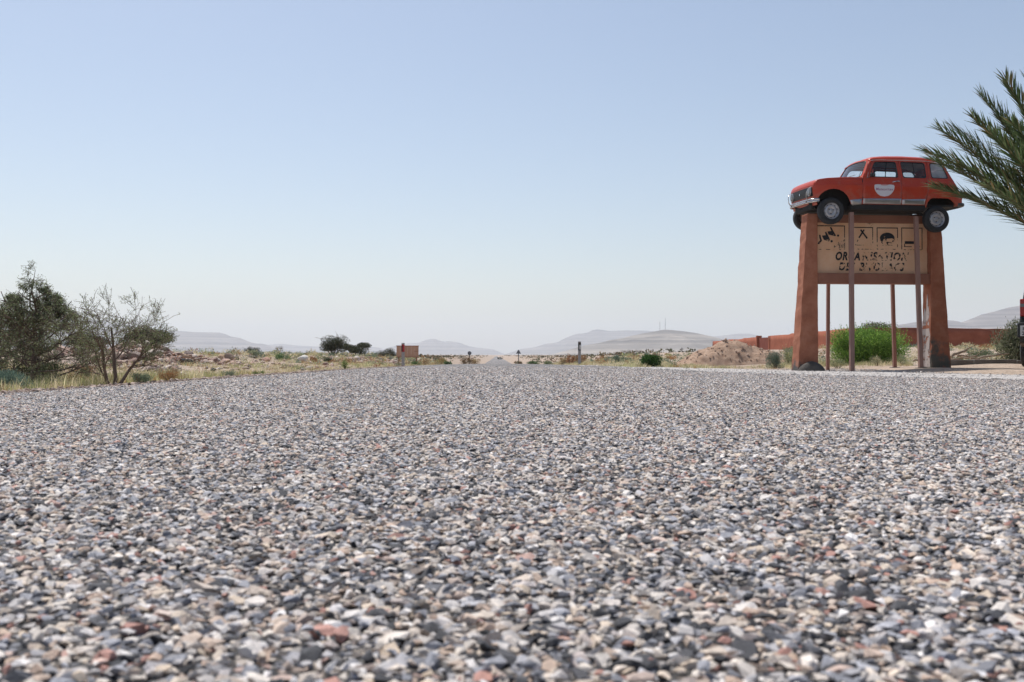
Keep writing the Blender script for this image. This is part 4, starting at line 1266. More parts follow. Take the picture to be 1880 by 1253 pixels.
# ------------------------------------------------------------------ the red car on top
def car_paint(name, c0, c1):
    m, n, l, p = nt(name)
    p.inputs['Roughness'].default_value = .38; p.inputs['Coat Weight'].default_value = .15; p.inputs['Specular IOR Level'].default_value = .35; p.inputs['Coat Roughness'].default_value = .18
    v = coords(n, l)
    t = noise_tex(n, l, v, 2.2, 7, .65)
    r = ramp(n, [(.35, c0), (.7, c1)]); l.new(t.outputs['Fac'], r.inputs[0])
    # dust and dulled patches, heavier towards the sills
    td = noise_tex(n, l, v, 5.5, 8, .72); sz = n.new('ShaderNodeSeparateXYZ'); l.new(v, sz.inputs[0])
    mz = n.new('ShaderNodeMapRange'); mz.inputs[1].default_value = .35; mz.inputs[2].default_value = .75; mz.inputs[3].default_value = .30; mz.inputs[4].default_value = .0; l.new(sz.outputs[2], mz.inputs[0])
    ad = n.new('ShaderNodeMath'); ad.operation = 'ADD'; l.new(td.outputs['Fac'], ad.inputs[0]); l.new(mz.outputs[0], ad.inputs[1])
    rd = ramp(n, [(.52, (0,0,0)), (.95, (.55,.55,.55))]); l.new(ad.outputs[0], rd.inputs[0])
    md_ = n.new('ShaderNodeMix'); md_.data_type = 'RGBA'; md_.inputs[7].default_value = (.36,.22,.16,1)
    l.new(rd.outputs[0], md_.inputs[0]); l.new(r.outputs[0], md_.inputs[6]); l.new(md_.outputs[2], p.inputs['Base Color'])
    t2 = noise_tex(n, l, v, 7, 6, .7)
    r2 = ramp(n, [(.3, (.28,.28,.28)), (.75, (.6,.6,.6))]); l.new(t2.outputs['Fac'], r2.inputs[0]); l.new(r2.outputs[0], p.inputs['Roughness'])
    return m
M_red = car_paint('sun_bleached_red', (.53,.055,.020), (.45,.043,.017))
M_chrome = simple('dull_chrome', (.62,.61,.60), (.48,.47,.46), .22, 1.0, scale=6)
M_alu = simple('aluminium_strip', (.55,.55,.56), (.42,.42,.44), .35, .85, scale=4)
M_silver = simple('silver_wheel', (.50,.50,.52), (.40,.40,.42), .4, .6, scale=9)
M_rub = simple('tyre_rubber', (.018,.019,.021), (.028,.028,.03), .75, scale=10, bmp=.2, bdist=.004)
M_blk = simple('black_underside', (.012,.012,.013), (.022,.02,.018), .8, scale=7, bmp=.3)
M_trim = simple('black_trim', (.012,.012,.013), (.02,.02,.02), .45, scale=12)
M_liner = simple('grey_headlining', (.85,.85,.85), (.80,.80,.80), .9, scale=6)
M_seat = simple('seat_cloth', (.06,.065,.075), (.04,.045,.05), .9, scale=12)
M_lens = simple('lamp_lens', (.16,.165,.17), (.12,.12,.12), .15, scale=10, spec=.8)
M_white = simple('sticker_white', (.74,.72,.74), (.68,.66,.69), .5, scale=3)
M_purple = worn_paint('sticker_lettering', (.34,.10,.22), 30, .3, .4, 2)
M_pink = simple('sticker_pink', (.62,.25,.22), (.55,.2,.2), .5)
glass_material()
MATS['dusty_sky'] = MATS['glass'].copy()  # rear quarter glass: dusty, whitened to paint in the sky seen through it
for _n in MATS['dusty_sky'].node_tree.nodes:
    if _n.type == 'VALTORGB':
        _n.color_ramp.elements[0].color = (.35,.35,.35,1); _n.color_ramp.elements[1].color = (.62,.62,.62,1)
    if _n.type == 'BSDF_DIFFUSE': _n.inputs['Color'].default_value = (.72,.72,.70,1)

CY = R(7.0)
car = empty('red_car', (6.74, 21.91, 3.08), CY)
car.rotation_euler = (R(1.3), 0, CY)
tag(car, 'old red hatchback car mounted on top of the painted sign', 'car')

PX = [-.60, -.43, -.28, -.02, .35, 2.25, 2.6, 2.8, 2.95, 3.05]
PW = [.74, .805, .88, .955, 1.0, 1.0, .975, .945, .90, .87]
VZ = [.20, .36, .42, .55, .80, .815, .86, .965, 1.40]
VW = [.68, .70, .716, .735, .744, .740, .728, .706, .565]
def yw(x, z): return float(np.interp(x, PX, PW)*np.interp(z, VZ, VW))

def round_poly(P_, r, n=4):
    out = []
    m_ = len(P_)
    for i in range(m_):
        a, b_, c = (Vector((*P_[(i+k-1) % m_], 0)) for k in range(3))
        rr = r if not isinstance(r, (list, tuple)) else r[i]
        if rr <= 0: out.append((b_.x, b_.y)); continue
        e1, e2 = (a-b_), (c-b_); q = min(rr, e1.length*.45, e2.length*.45)
        p1, p2 = b_+e1.normalized()*q, b_+e2.normalized()*q
        for k in range(n+1):
            t = k/n; w = p1*(1-t)**2 + b_*2*t*(1-t) + p2*t*t
            out.append((w.x, w.y))
    return out

def panel(name, outline, holes, fn, mat, parent, cuts_a=(), cuts_b=(), thick=.018, out=(0, -1, 0), smooth=35):
    """flat outline with openings, cut on a lattice, then bent to shape by fn(a,b)"""
    loops = [[Vector((a, b_, 0)) for a, b_ in L] for L in [outline]+list(holes)]
    tri = geometry.tessellate_polygon(loops)
    flat = [p for L in loops for p in L]
    bm = bmesh.new()
    vs = [bm.verts.new(p) for p in flat]
    for t in tri:
        try: bm.faces.new([vs[i] for i in t])
        except ValueError: pass
    for c in cuts_a:
        bmesh.ops.bisect_plane(bm, geom=bm.verts[:]+bm.edges[:]+bm.faces[:], plane_co=(c, 0, 0), plane_no=(1, 0, 0), dist=1e-5)
    for c in cuts_b:
        bmesh.ops.bisect_plane(bm, geom=bm.verts[:]+bm.edges[:]+bm.faces[:], plane_co=(0, c, 0), plane_no=(0, 1, 0), dist=1e-5)
    for v in bm.verts: v.co = Vector(fn(v.co.x, v.co.y))
    bmesh.ops.remove_doubles(bm, verts=bm.verts[:], dist=1e-5)
    bmesh.ops.recalc_face_normals(bm, faces=bm.faces[:])
    s = Vector((0, 0, 0))
    for f in bm.faces: s += f.normal*f.calc_area()
    if s.dot(Vector(out)) < 0: bmesh.ops.reverse_faces(bm, faces=bm.faces[:])
    me = bpy.data.meshes.new(name); bm.to_mesh(me); bm.free()
    me.shade_smooth(); me.set_sharp_from_angle(angle=R(smooth))
    o = link(name, me, mat, parent)
    if thick:
        md = o.modifiers.new('thickness', 'SOLIDIFY'); md.thickness = thick; md.offset = -1
    return o

cA = [round(-.45+.07*k, 3) for k in range(52)]
cB = [.42, .48, .55, .62, .69, .75, .80, .815, .84, .86, .91, .965, 1.1, 1.25]
W1 = round_poly([(.862, .992), (1.508, .992), (1.50, 1.352), (1.0, 1.345)], [.05, .04, .06, .09])
W2 = round_poly([(1.612, .992), (2.148, .992), (2.158, 1.345), (1.60, 1.353)], [.04, .05, .07, .05])
W3 = round_poly([(2.262, .995), (2.642, .992), (2.560, 1.285), (2.50, 1.335), (2.268, 1.345)], [.05, .05, .08, .06, .06])
WING = [(-.36, .50), (-.40, .62), (-.42, .70), (-.42, .78), (-.392, .845), (-.33, .893), (-.22, .928), (-.05, .946), (.20, .957), (.45, .963), (.675, .966),
        (.675, .37), (.45, .36), (.42, .42), (.385, .50), (.335, .58), (.26, .655), (.16, .705), (.05, .722), (-.06, .708), (-.155, .665), (-.23, .60), (-.275, .53), (-.295, .47), (-.32, .455)]
DOOR1 = [(.683, .405), (1.562, .405), (1.562, .965), (1.560, 1.388), (.965, 1.380), (.795, .970), (.683, .966)]
DOOR2 = [(1.570, .405), (2.098, .405), (2.118, .50), (2.16, .70), (2.188, .965), (2.205, 1.382), (1.568, 1.388)]
QUART = [(2.108, .36), (2.13, .50), (2.17, .70), (2.196, .965), (2.213, 1.382), (2.42, 1.365), (2.53, 1.325), (2.60, 1.262), (2.655, 1.15), (2.72, 1.0), (2.80, .84), (2.885, .67), (2.925, .54), (2.935, .44),
         (2.86, .41), (2.80, .41), (2.75, .47), (2.68, .535), (2.62, .562), (2.28, .562), (2.215, .54), (2.165, .47), (2.14, .36)]
APIL = [(.690, .975), (.788, .975), (.958, 1.382), (.905, 1.375), (.86, 1.30)]
for s in (-1, 1):
    def fn(a, b_, s=s, e=0.0): return (a, s*(yw(a, b_)+e), b_)
    def fo(e): return lambda a, b_: fn(a, b_, s, e)
    o_ = (0, s, 0)
    w_ = panel('front_wing', WING, [], fn, M_red, car, cA, cB, out=o_)
    panel('wing_crease', [(-.20, .800), (.672, .812), (.672, .826), (-.16, .812)], [], fo(.006), M_red, w_, cA, [], thick=.01, out=o_)
    d1 = panel('front_door', DOOR1, [W1], fn, M_red, car, cA, cB, out=o_)
    d2 = panel('rear_door', DOOR2, [W2], fn, M_red, car, cA, cB, out=o_)
    q_ = panel('rear_quarter', QUART, [W3], fn, M_red, car, cA, cB, out=o_)
    panel('windscreen_pillar', APIL, [], fn, M_red, car, [], [1.1, 1.25], out=o_)
    for par, W, nm in ((d1, W1, 'window_pane'), (d2, W2, 'window_pane'), (q_, W3, 'window_pane')):
        panel(nm, W, [], fo(-.012), MATS['dusty_sky'] if W is W3 else MATS['glass'], par, cA, [1.1, 1.25], thick=0, out=o_)
        # rubber seal round the opening
        cx = sum(p[0] for p in W)/len(W); cz = sum(p[1] for p in W)/len(W)
        inner = [(cx+(p[0]-cx)*(1-.016/abs(max(W)[0]-cx)), cz+(p[1]-cz)*(1-.014/.18)) for p in W]
        panel('window_seal', W, [inner], fo(.002), M_trim, par, cA, [1.1, 1.25], thick=.02, out=o_)
    # dividing bars of the sliding windows
    f_ = lambda x, z, e: (x, s*(yw(x, z)+e), z)
    MB().tube([f_(1.215, .99, -.006), f_(1.235, 1.15, -.006), f_(1.30, 1.35, -.006)], .007, 5).build('window_bar', M_trim, d1)
    MB().tube([f_(1.885, .99, -.006), f_(1.885, 1.35, -.006)], .007, 5).build('window_bar', M_trim, d2)
    # aluminium sill strips
    panel('sill_strip', [(.395, .482), (.455, .37), (.663, .40), (.660, .515)], [], fo(.008), M_alu, w_, cA, [], thick=.008, out=o_)
    panel('sill_strip', [(.695, .412), (1.556, .412), (1.556, .532), (.695, .520)], [], fo(.008), M_alu, d1, cA, [.45, .49], thick=.008, out=o_)
    panel('sill_strip', [(1.580, .412), (2.085, .418), (2.105, .535), (1.580, .515)], [], fo(.008), M_alu, d2, cA, [.45, .49], thick=.008, out=o_)
    for par, hx in ((d1, 1.36), (d2, 2.0)):
        if par is d1:
            MB().tube([f_(hx, .885, .004), f_(hx+.02, .892, .03), f_(hx+.12, .905, .034), f_(hx+.16, .905, .004)], [.008, .011, .012, .009], 7).build('door_handle', M_chrome, par, smooth=50)
        else:
            MB().lathe_y([(.0, -s*.0), (.013, 0.0), (.013, s*.014), (0, s*.016)], 10, (2.13, s*yw(2.13, .88), .88)).build('door_button', M_trim, par)
    for z in (.52, .90):
        MB().tube([f_(.679, z-.035, .004), f_(.679, z+.035, .004)], .008, 6).build('hinge', M_trim, d1)

# door sticker and mirror on the near side
near_door = [o for o in car.children if o.name.startswith('front_door')][0]
def st(a, b_, e): return Vector((a, -(yw(a, b_)+e), b_))
outline = [(.935, .795), (.95, .822), (1.0, .830), (1.10, .828), (1.16, .815), (1.22, .828), (1.32, .830), (1.375, .822), (1.39, .795), (1.386, .74), (1.36, .68), (1.315, .625), (1.255, .587), (1.165, .572), (1.075, .585), (1.01, .625), (.965, .68), (.94, .74)]
stk = MB(); stk.prism(outline, lambda a, b_, t: st(a, b_, t), .002, .005); stk = stk.build('door_sticker', M_white, near_door)
pk = MB(); pk.prism([(1.07, .818), (1.12, .836), (1.2, .838), (1.26, .82), (1.2, .806), (1.12, .806)], lambda a, b_, t: st(a, b_, t), .006, .0075); pk.build('sticker_mark', M_pink, stk)
me = text_mesh('Meteorites', .075, offset=.001, align='CENTER', spacing=1.12)
for v in me.vertices: v.co = st(1.163+v.co.x*1.02, .703+v.co.y, .0075)
link('sticker_lettering', me, M_purple, stk)
mir = MB(); mir.box(-.015, .10, -.035, .035, -.04, .045); mo = mir.build('door_mirror', M_trim, car, bevel=.018); mo.location = (.845, -(yw(.845, 1.02)+.10), 1.02); mo.rotation_euler = (0, 0, R(25))
MB().tube([(.0, .03, -.03), (-.01, .10, -.05)], .008, 6).build('mirror_arm', M_trim, mo)

# roof, bonnet, nose, windscreen, tailgate
def strip_grid(name, sx, edge, crown, powy, powz, mat, x_of=None, n=26, out=(0, 0, 1), thick=.018):
    V = []; F = []
    for i, x in enumerate(sx):
        ze, zc = edge(x), crown(x)
        for k in range(n+1):
            w = math.pi*k/n; c, s_ = math.cos(w), math.sin(w)
            t = math.copysign(abs(c)**powy, c)
            xx = x_of(x, t) if x_of else x
            V.append((xx, -t*yw(x, ze), ze + (zc-ze)*max(0, s_)**powz))
    for i in range(len(sx)-1):
        for k in range(n): F.append((i*(n+1)+k, i*(n+1)+k+1, (i+1)*(n+1)+k+1, (i+1)*(n+1)+k))
    me = bpy.data.meshes.new(name); me.from_pydata(V, [], F)
    bm = bmesh.new(); bm.from_mesh(me)
    sN = Vector((0, 0, 0))
    for f in bm.faces: f.normal_update(); sN += f.normal*f.calc_area()
    if sN.dot(Vector(out)) < 0: bmesh.ops.reverse_faces(bm, faces=bm.faces[:])
    bm.to_mesh(me); bm.free()
    me.shade_smooth()
    o = link(name, me, mat, car)
    md = o.modifiers.new('thickness', 'SOLIDIFY'); md.thickness = thick; md.offset = -1
    return o
ipl = lambda xs, zs: (lambda x: float(np.interp(x, xs, zs)))
roof_e = ipl([.88, .97, 1.2, 2.1, 2.3, 2.42, 2.53, 2.60, 2.64], [1.362, 1.398, 1.404, 1.402, 1.392, 1.377, 1.336, 1.270, 1.19])
roof_c = ipl([.88, .95, 1.05, 1.3, 1.7, 2.1, 2.35, 2.5, 2.60, 2.66], [1.41, 1.455, 1.488, 1.515, 1.525, 1.512, 1.478, 1.43, 1.36, 1.22])
roof = strip_grid('roof', list(np.linspace(.885, 2.64, 34)), roof_e, roof_c, .62, .85, M_red)
roof_in = strip_grid('headlining', list(np.linspace(.93, 2.56, 20)), lambda x: roof_e(x)-.022, lambda x: roof_c(x)-.035, .62, .85, M_liner, thick=.004)
for s in (-1, 1):
    MB().tube([(x, s*(yw(x, roof_e(x))+.004), roof_e(x)-.002) for x in np.linspace(.96, 2.4, 14)], .012, 6).build('roof_gutter', M_red, roof, smooth=60)
nose = lambda t: -.055*(1-abs(t)**2.6)
hood_e = ipl([-.42, -.392, -.33, -.22, -.05, .2, .45, .72], [.785, .848, .896, .931, .949, .960, .966, .969])
hood_c = ipl([-.42, -.39, -.33, -.22, -.05, .2, .45, .72], [.80, .865, .915, .952, .975, .992, 1.0, 1.002])
def hood_x(x, t): return x + nose(t)*float(np.interp(x, [-.42, -.2, .1], [1, .5, 0]))
hood = strip_grid('bonnet', [-.42, -.412, -.40, -.385, -.365, -.34, -.31, -.28, -.24, -.18, -.12, -.05, .05, .15, .25, .35, .45, .55, .62, .70], hood_e, hood_c, .8, .6, M_red, hood_x)
# windscreen on a slight plan curve
def ws(t, v, e=0.0):
    z = .962+.015*(1-abs(t)**2) + (1.392-.962+.02*(1-t*t))*v
    y = t*(.675*(1-v)+.562*v)
    x = (.705-.12*(1-t*t))*(1-v) + (.905-.05*(1-t*t))*v
    return (x-e, y, z)
frame = [(-1, 0), (1, 0), (1, 1), (-1, 1)]
opening = round_poly([(-.91, .10), (.91, .10), (.90, .93), (-.90, .93)], .13)
cT = list(np.linspace(-.95, .95, 20)); cV = list(np.linspace(.05, .95, 10))
wf = panel('windscreen_frame', frame, [opening], ws, M_red, car, cT, cV, out=(-1, 0, .4))
panel('windscreen', opening, [], lambda t, v: ws(t, v, -.010), MATS['glass'], wf, cT, cV, thick=0, out=(-1, 0, .4))
inn = [(p[0]*.975, .515+(p[1]-.515)*.95) for p in opening]
panel('windscreen_seal', opening, [inn], lambda t, v: ws(t, v, .003), M_trim, wf, cT, cV, thick=.02, out=(-1, 0, .4))
MB().tube([ws(.1, .12, .012), ws(-.25, .2, .014), ws(-.6, .24, .012)], .005, 5).build('wiper', M_trim, wf)
# tailgate
tg_x = ipl([.44, .54, .67, .84, 1.0, 1.15, 1.262], [2.935, 2.925, 2.885, 2.80, 2.72, 2.655, 2.60])
def tg(t, z, e=0.0):
    x = tg_x(z); return (x + .05*(1-abs(t)**3) + e, t*yw(x, z), z)
tg_frame = [(-1, .44), (1, .44), (1, 1.262), (-1, 1.262)]
tg_open = round_poly([(-.8, .90), (.8, .90), (.8, 1.22), (-.8, 1.22)], .06)
tgo = panel('tailgate', tg_frame, [tg_open], tg, M_red, car, cT, [.5, .6, .7, .8, .9, 1.0, 1.1, 1.2], out=(1, 0, 0))
panel('rear_window', tg_open, [], lambda t, z: tg(t, z, -.01), MATS['glass'], tgo, cT, [1.0, 1.1, 1.2], thick=0, out=(1, 0, 0))
for s in (-1, 1):
    tl = MB(); tl.box(-.02, .025, -.04, .04, -.07, .07); tl = tl.build('tail_light', simple('tail_red', (.45,.02,.015), (.38,.015,.012), .25), car, bevel=.01); tl.location = (tg(s*.9, .62)[0]+.012, s*.60, .62)

# nose panel with grille and headlamps
wing_x = ipl([.36, .455, .50, .62, .70, .78, .80], [-.29, -.32, -.36, -.40, -.42, -.42, -.415])
def nf(t, z, e=0.0):
    x = wing_x(z); return (x + nose(t) - e, -t*yw(x, z), z)
npn = panel('nose_panel', [(-1, .38), (1, .38), (1, .80), (-1, .80)], [], nf, M_red, car, cT, [.45, .5, .56, .62, .66, .7, .74, .78], out=(-1, 0, 0))
gr_out = round_poly([(-.95, .575), (.95, .575), (.95, .775), (-.95, .775)], .06)
gr_in = [(p[0]*.978, .675+(p[1]-.675)*.88) for p in gr_out]
grl = panel('grille', gr_in, [], lambda t, z: nf(t, z, .012), M_trim, car, cT, [.6, .65, .7, .75], thick=.008, out=(-1, 0, 0))
panel('grille_surround', gr_out, [gr_in], lambda t, z: nf(t, z, .020), M_trim, grl, cT, [.6, .65, .7, .75], thick=.016, out=(-1, 0, 0))
for k in range(6):
    z = .598 + k*.030
    MB().tube([nf(t, z, .018) for t in np.linspace(-.58, .58, 14)], .005, 5).build('grille_slat', M_trim, grl)
em = MB(); em.prism([(0, .035), (.022, 0), (0, -.035), (-.022, 0)], lambda a, b_, t: Vector((nf(0, .675)[0]-.022-t, a, .675+b_)), 0, .006); em.build('emblem', M_chrome, grl)
for s in (-1, 1):
    c = nf(s*.77, .675, .016)
    hl = empty_mesh = MB()
    n_ = 24; prof = [(.092, .0), (.092, .016), (.082, .022), (.078, .018)]
    V = [(c[0]-q[1], c[1]+q[0]*math.cos(2*math.pi*k/n_), c[2]+q[0]*math.sin(2*math.pi*k/n_)) for q in prof for k in range(n_)]
    F = [(i*n_+k, i*n_+(k+1) % n_, (i+1)*n_+(k+1) % n_, (i+1)*n_+k) for i in range(3) for k in range(n_)]
    hl.add(V, F); hl = hl.build('headlight', M_alu, car, smooth=40)
    prof = [(.079, .014), (.07, .024), (.045, .031), (.0005, .034)]
    V = [(c[0]-q[1], c[1]+q[0]*math.cos(2*math.pi*k/n_), c[2]+q[0]*math.sin(2*math.pi*k/n_)) for q in prof for k in range(n_)]
    le = MB(); le.add(V, F); le.build('lens', M_lens, hl, smooth=60)
    # indicator under the lamp
    ii = MB(); cc = nf(s*.80, .535, .004); ii.box(cc[0]-.012, cc[0]+.02, cc[1]-.06, cc[1]+.06, .515, .548); ii.build('indicator', simple('amber_lens', (.55,.2,.03), (.5,.17,.03), .3), car, bevel=.006)

# bumpers
def blade(path, prof, name, mat, parent=car):
    """profile (out, z) swept along plan path points (x, y, nx, ny)"""
    V = []; n_ = len(prof)
    for (x, y, nx, ny) in path:
        for (o_, z) in prof: V.append((x+nx*o_, y+ny*o_, z))
    F = [(i*n_+k, i*n_+(k+1) % n_, (i+1)*n_+(k+1) % n_, (i+1)*n_+k) for i in range(len(path)-1) for k in range(n_)]
    F += [tuple(range(n_))[::-1], tuple((len(path)-1)*n_+k for k in range(n_))]
    mb = MB(); mb.add(V, F)
    return mb.build(name, mat, parent, smooth=45)
path = []
for t in np.linspace(-1.12, 1.12, 31):
    q = min(1, abs(t)); x = -.445 - .065*(1-q**2.4) + max(0, abs(t)-1)*1.4 + .05*q**6; y = math.copysign(min(abs(t), 1.0)*.615 + max(0, abs(t)-1)*.12, t)
    nx, ny = (-1, 0) if abs(t) < .9 else (-.75, math.copysign(.66, t))
    path.append((x, y, nx, ny))
prof = [(0, .435), (.028, .442), (.042, .462), (.030, .482), (.044, .502), (.030, .522), (0, .528), (-.006, .48)]
fb = blade(path, prof, 'front_bumper', M_chrome)
for s in (-1, 1):
    y = s*.47
    MB().tube([(-.515, y, .50), (-.575, y, .55), (-.585, y+s*.02, .65), (-.55, y+s*.06, .735), (-.48, y+s*.10, .755)], .013, 7).build('bumper_guard', M_chrome, fb, smooth=60)
    MB().tube([(-.53, s*.40, .47), (-.30, s*.36, .42)], .016, 6).build('bumper_bracket', M_blk, fb)
path = [(2.955+.05*(1-min(1, abs(t))**3) - max(0, abs(t)-1)*1.3, math.copysign(min(abs(t), 1)*.64+max(0, abs(t)-1)*.2, t), 1 if abs(t) < .9 else .75, 0 if abs(t) < .9 else math.copysign(.6, t)) for t in np.linspace(-1.1, 1.1, 25)]
blade(path, [(0, .395), (.028, .402), (.044, .432), (.03, .472), (0, .480), (-.006, .44)], 'rear_bumper', simple('dull_bumper', (.14,.13,.13), (.09,.085,.08), .35, .7, scale=6))

# cabin
fl = MB(); fl.box(.55, 2.75, -.66, .66, .385, .43); fl.build('floor_pan', M_blk, car)
fw = MB(); fw.box(.60, .66, -.63, .63, .43, .93); fw.build('bulkhead', M_blk, car)
dsh = MB(); dsh.box(.66, .86, -.62, .62, .78, .93); dsh.build('dashboard', M_trim, car, bevel=.03)
for s in (-1, 1):
    se = MB(); se.box(1.12, 1.60, s*.34-.24, s*.34+.24, .56, .72); se = se.build('front_seat', M_seat, car, bevel=.04)
    sb = MB(); mtx = Matrix.Translation((1.60, s*.34, .68)) @ Matrix.Rotation(R(14), 4, 'Y'); sb.box(-.06, .06, -.23, .23, 0, .40, mtx); sb.build('seat_back', M_seat, se, bevel=.05)
se = MB(); se.box(1.95, 2.35, -.58, .58, .58, .74); se = se.build('rear_bench', M_seat, car, bevel=.04)
sb = MB(); mtx = Matrix.Translation((2.38, 0, .70)) @ Matrix.Rotation(R(12), 4, 'Y'); sb.box(-.06, .06, -.58, .58, 0, .30, mtx); sb.build('bench_back', M_seat, se, bevel=.05)
sw = MB()
mtx = Matrix.Translation((.98, -.33, .93)) @ Matrix.Rotation(R(-58), 4, 'Y')
sw.tube([mtx @ Vector((.185*math.cos(a), .185*math.sin(a), 0)) for a in np.linspace(0, 2*math.pi, 25)], .011, 6)
sw.tube([mtx @ Vector((-.18, 0, 0)), mtx @ Vector((0, 0, -.02)), mtx @ Vector((.18, 0, 0))], .012, 6)
sw.tube([mtx @ Vector((0, 0, -.02)), mtx @ Vector((0, 0, -.30))], .018, 6)
sw.build('steering_wheel', M_trim, car, smooth=60)

# underside
ub = MB(); ub.box(-.36, .62, -.46, .46, .30, .80); ub.build('engine_bay', M_blk, car, bevel=.03)
ub = MB(); ub.box(.45, 2.15, -.60, .60, .275, .39); ub.build('chassis', M_blk, car, bevel=.02)
for s in (-1, 1):
    ub = MB(); ub.box(.42, 2.12, s*.665-.045, s*.665+.045, .285, .412); ub.build('sill', M_blk, car, bevel=.015)
ub = MB(); ub.box(2.1, 2.86, -.50, .50, .40, .66); ub.build('rear_floor', M_blk, car, bevel=.03)
MB().tube([(.3, .25, .27), (1.0, .3, .25), (1.9, .3, .24), (2.5, .42, .30), (2.86, .45, .36)], [.022, .022, .022, .05, .02], 8).build('exhaust', simple('rusty_pipe', (.12,.08,.06), (.07,.05,.04), .8), car, smooth=50)
MB().tube([(-.30, -.5, .33), (.0, -.35, .30), (.10, 0, .29), (.0, .35, .30), (-.30, .5, .33)], .02, 7).build('front_crossmember', M_blk, car, smooth=50)
tow = MB(); tow.tube([(-.46, -.12, .36), (-.56, -.12, .345), (-.60, -.12, .35)], .012, 6); tow.build('towing_eye', M_blk, car)

# wheels hang on drooped suspension
def wheel(x, y, z, s):
    w = MB()
    # steel disc: s is the outer side
    w.lathe_y([(.178, s*-.055), (.180, s*.058), (.172, s*.066), (.165, s*.052), (.150, s*.030), (.140, s*.022), (.125, s*.036), (.105, s*.044), (.085, s*.040), (.070, s*.030), (.052, s*.030), (.046, s*.042), (.028, s*.050), (.0005, s*.050)], 36)
    o = w.build('wheel', M_silver, car, smooth=40); o.location = (x, y, z)
    ty = MB()
    ty.lathe_y([(.170, -.060), (.185, -.072), (.225, -.080), (.262, -.073), (.280, -.058), (.286, -.030), (.287, 0), (.286, .030), (.280, .058), (.262, .073), (.225, .080), (.185, .072), (.170, .060), (.168, 0), (.170, -.060)], 48)
    ty.build('tyre', M_rub, o, smooth=50)
    for k in range(3):
        a = 2*math.pi*k/3 + .4
        MB().lathe_y([(.011, s*.028), (.011, s*.046), (.0005, s*.049)], 8, (.060*math.cos(a), 0, .060*math.sin(a))).build('wheel_bolt', M_trim, o)
    for k in range(10):
        a = 2*math.pi*(k+.5)/10
        h = MB(); cx_, cz_ = .145*math.cos(a), .145*math.sin(a)
        pts_ = [(cx_+ .019*math.cos(q)*-math.sin(a) + .010*math.sin(q)*math.cos(a), s*.0295, cz_ + .019*math.cos(q)*math.cos(a) + .010*math.sin(q)*math.sin(a)) for q in np.linspace(0, 2*math.pi, 11)[:-1]]
        h.add(pts_ + [(cx_, s*.0295, cz_)], [(i, (i+1) % 10, 10) for i in range(10)])
        h.build('vent_hole', M_blk, o)
    return o
for s in (-1, 1):
    wheel(0, s*.64, .25, s); wheel(2.40, s*.63, .115, s)
    MB().tube([(.05, s*.2, .33), (0, s*.58, .25)], .025, 7).build('suspension_arm', M_blk, car)
    MB().tube([(1.95, s*.45, .33), (2.40, s*.55, .115)], .03, 7).build('suspension_arm', M_blk, car)
    MB().tube([(0, s*.54, .27), (.02, s*.47, .66)], .022, 7).build('damper', M_blk, car)

# proportions: short nose, longer tail
def _fit(x):
    if x < -.30: return -.30 + (x+.30)*.62
    if x > 2.45: return x + (x-2.45)*.13
    return x
_seen = set()
def _fit_tree(o, moved):
    for c in o.children:
        here = c.location.length > 1e-6
        if here and not moved: c.location.x = _fit(c.location.x)
        elif not moved and c.data.name not in _seen:
            _seen.add(c.data.name)
            for v in c.data.vertices: v.co.x = _fit(v.co.x)
        _fit_tree(c, moved or here)
_fit_tree(car, False)
# ------------------------------------------------------------------ parked car at the right edge
M_dark = car_paint('dark_green_paint', (.018,.024,.024), (.024,.03,.03))
M_plate = simple('plate_white', (.70,.70,.68), (.6,.6,.58), .5)
suv = empty('parked_car', (11.50, 20.65, G(11.5, 21.5)), R(-31))
tag(suv, 'dark off-road car parked at the right edge, rear lamps and spare wheel showing', 'car')
prof = [(0.0, .48), (.02, .95), (.06, 1.02), (.16, 1.70), (.30, 1.78), (1.9, 1.80), (2.25, 1.74), (2.75, 1.14), (3.9, 1.06), (4.15, .95), (4.2, .50)]
prof = round_poly(prof + [(3.85, .42), (.3, .42)], .08)
b = MB(); b.prism(prof, lambda a, z, t: Vector((t*(1 - .16*max(0, z-1.05)), a, z)), -.86, .86)
bo = b.build('body', M_dark, suv, smooth=35, bevel=.035)
for s in (-1, 1):
    pr = round_poly([(.35, 1.14), (1.15, 1.14), (1.15, 1.62), (.45, 1.62)], .06)
    q = MB(); q.prism(pr, lambda a, z, t: Vector((s*(.864*(1-.16*max(0, z-1.05))+t), a, z)), .0, .006); q.build('side_window', simple('dark_glass', (.02,.025,.03), (.03,.035,.04), .08), suv)
    pr = round_poly([(1.22, 1.14), (2.5, 1.14), (2.15, 1.62), (1.22, 1.62)], .06)
    q = MB(); q.prism(pr, lambda a, z, t: Vector((s*(.864*(1-.16*max(0, z-1.05))+t), a, z)), .0, .006); q.build('side_window', MATS['dark_glass'], suv)
    for y in (.85, 3.35):
        w = MB(); w.lathe_y([(.19, -.10), (.26, -.12), (.35, -.10), (.36, 0), (.35, .10), (.26, .12), (.19, .10), (.19, -.1)], 32)
        w = w.build('wheel', M_rub, suv, smooth=50); w.location = (s*.78, y, .36); w.rotation_euler = (0, 0, R(90))
        r_ = MB(); r_.lathe_y([(.192, -.1), (.192, .1), (.17, .09), (.12, .05), (.0005, .06)], 24); r_.build('rim', M_silver, w, smooth=40)
    tl = MB(); tl.box(s*.80-.055, s*.80+.06, -.03, .10, 1.06, 1.43); tl = tl.build('tail_light', MATS['tail_red'], suv, bevel=.02)
    q = MB(); q.box(s*.80-.05, s*.80+.055, -.036, .02, 1.26, 1.33); q.build('lamp_band', M_lens, tl, bevel=.005)
rw = round_poly([(-.62, 1.12), (.62, 1.12), (.56, 1.62), (-.56, 1.62)], .06)
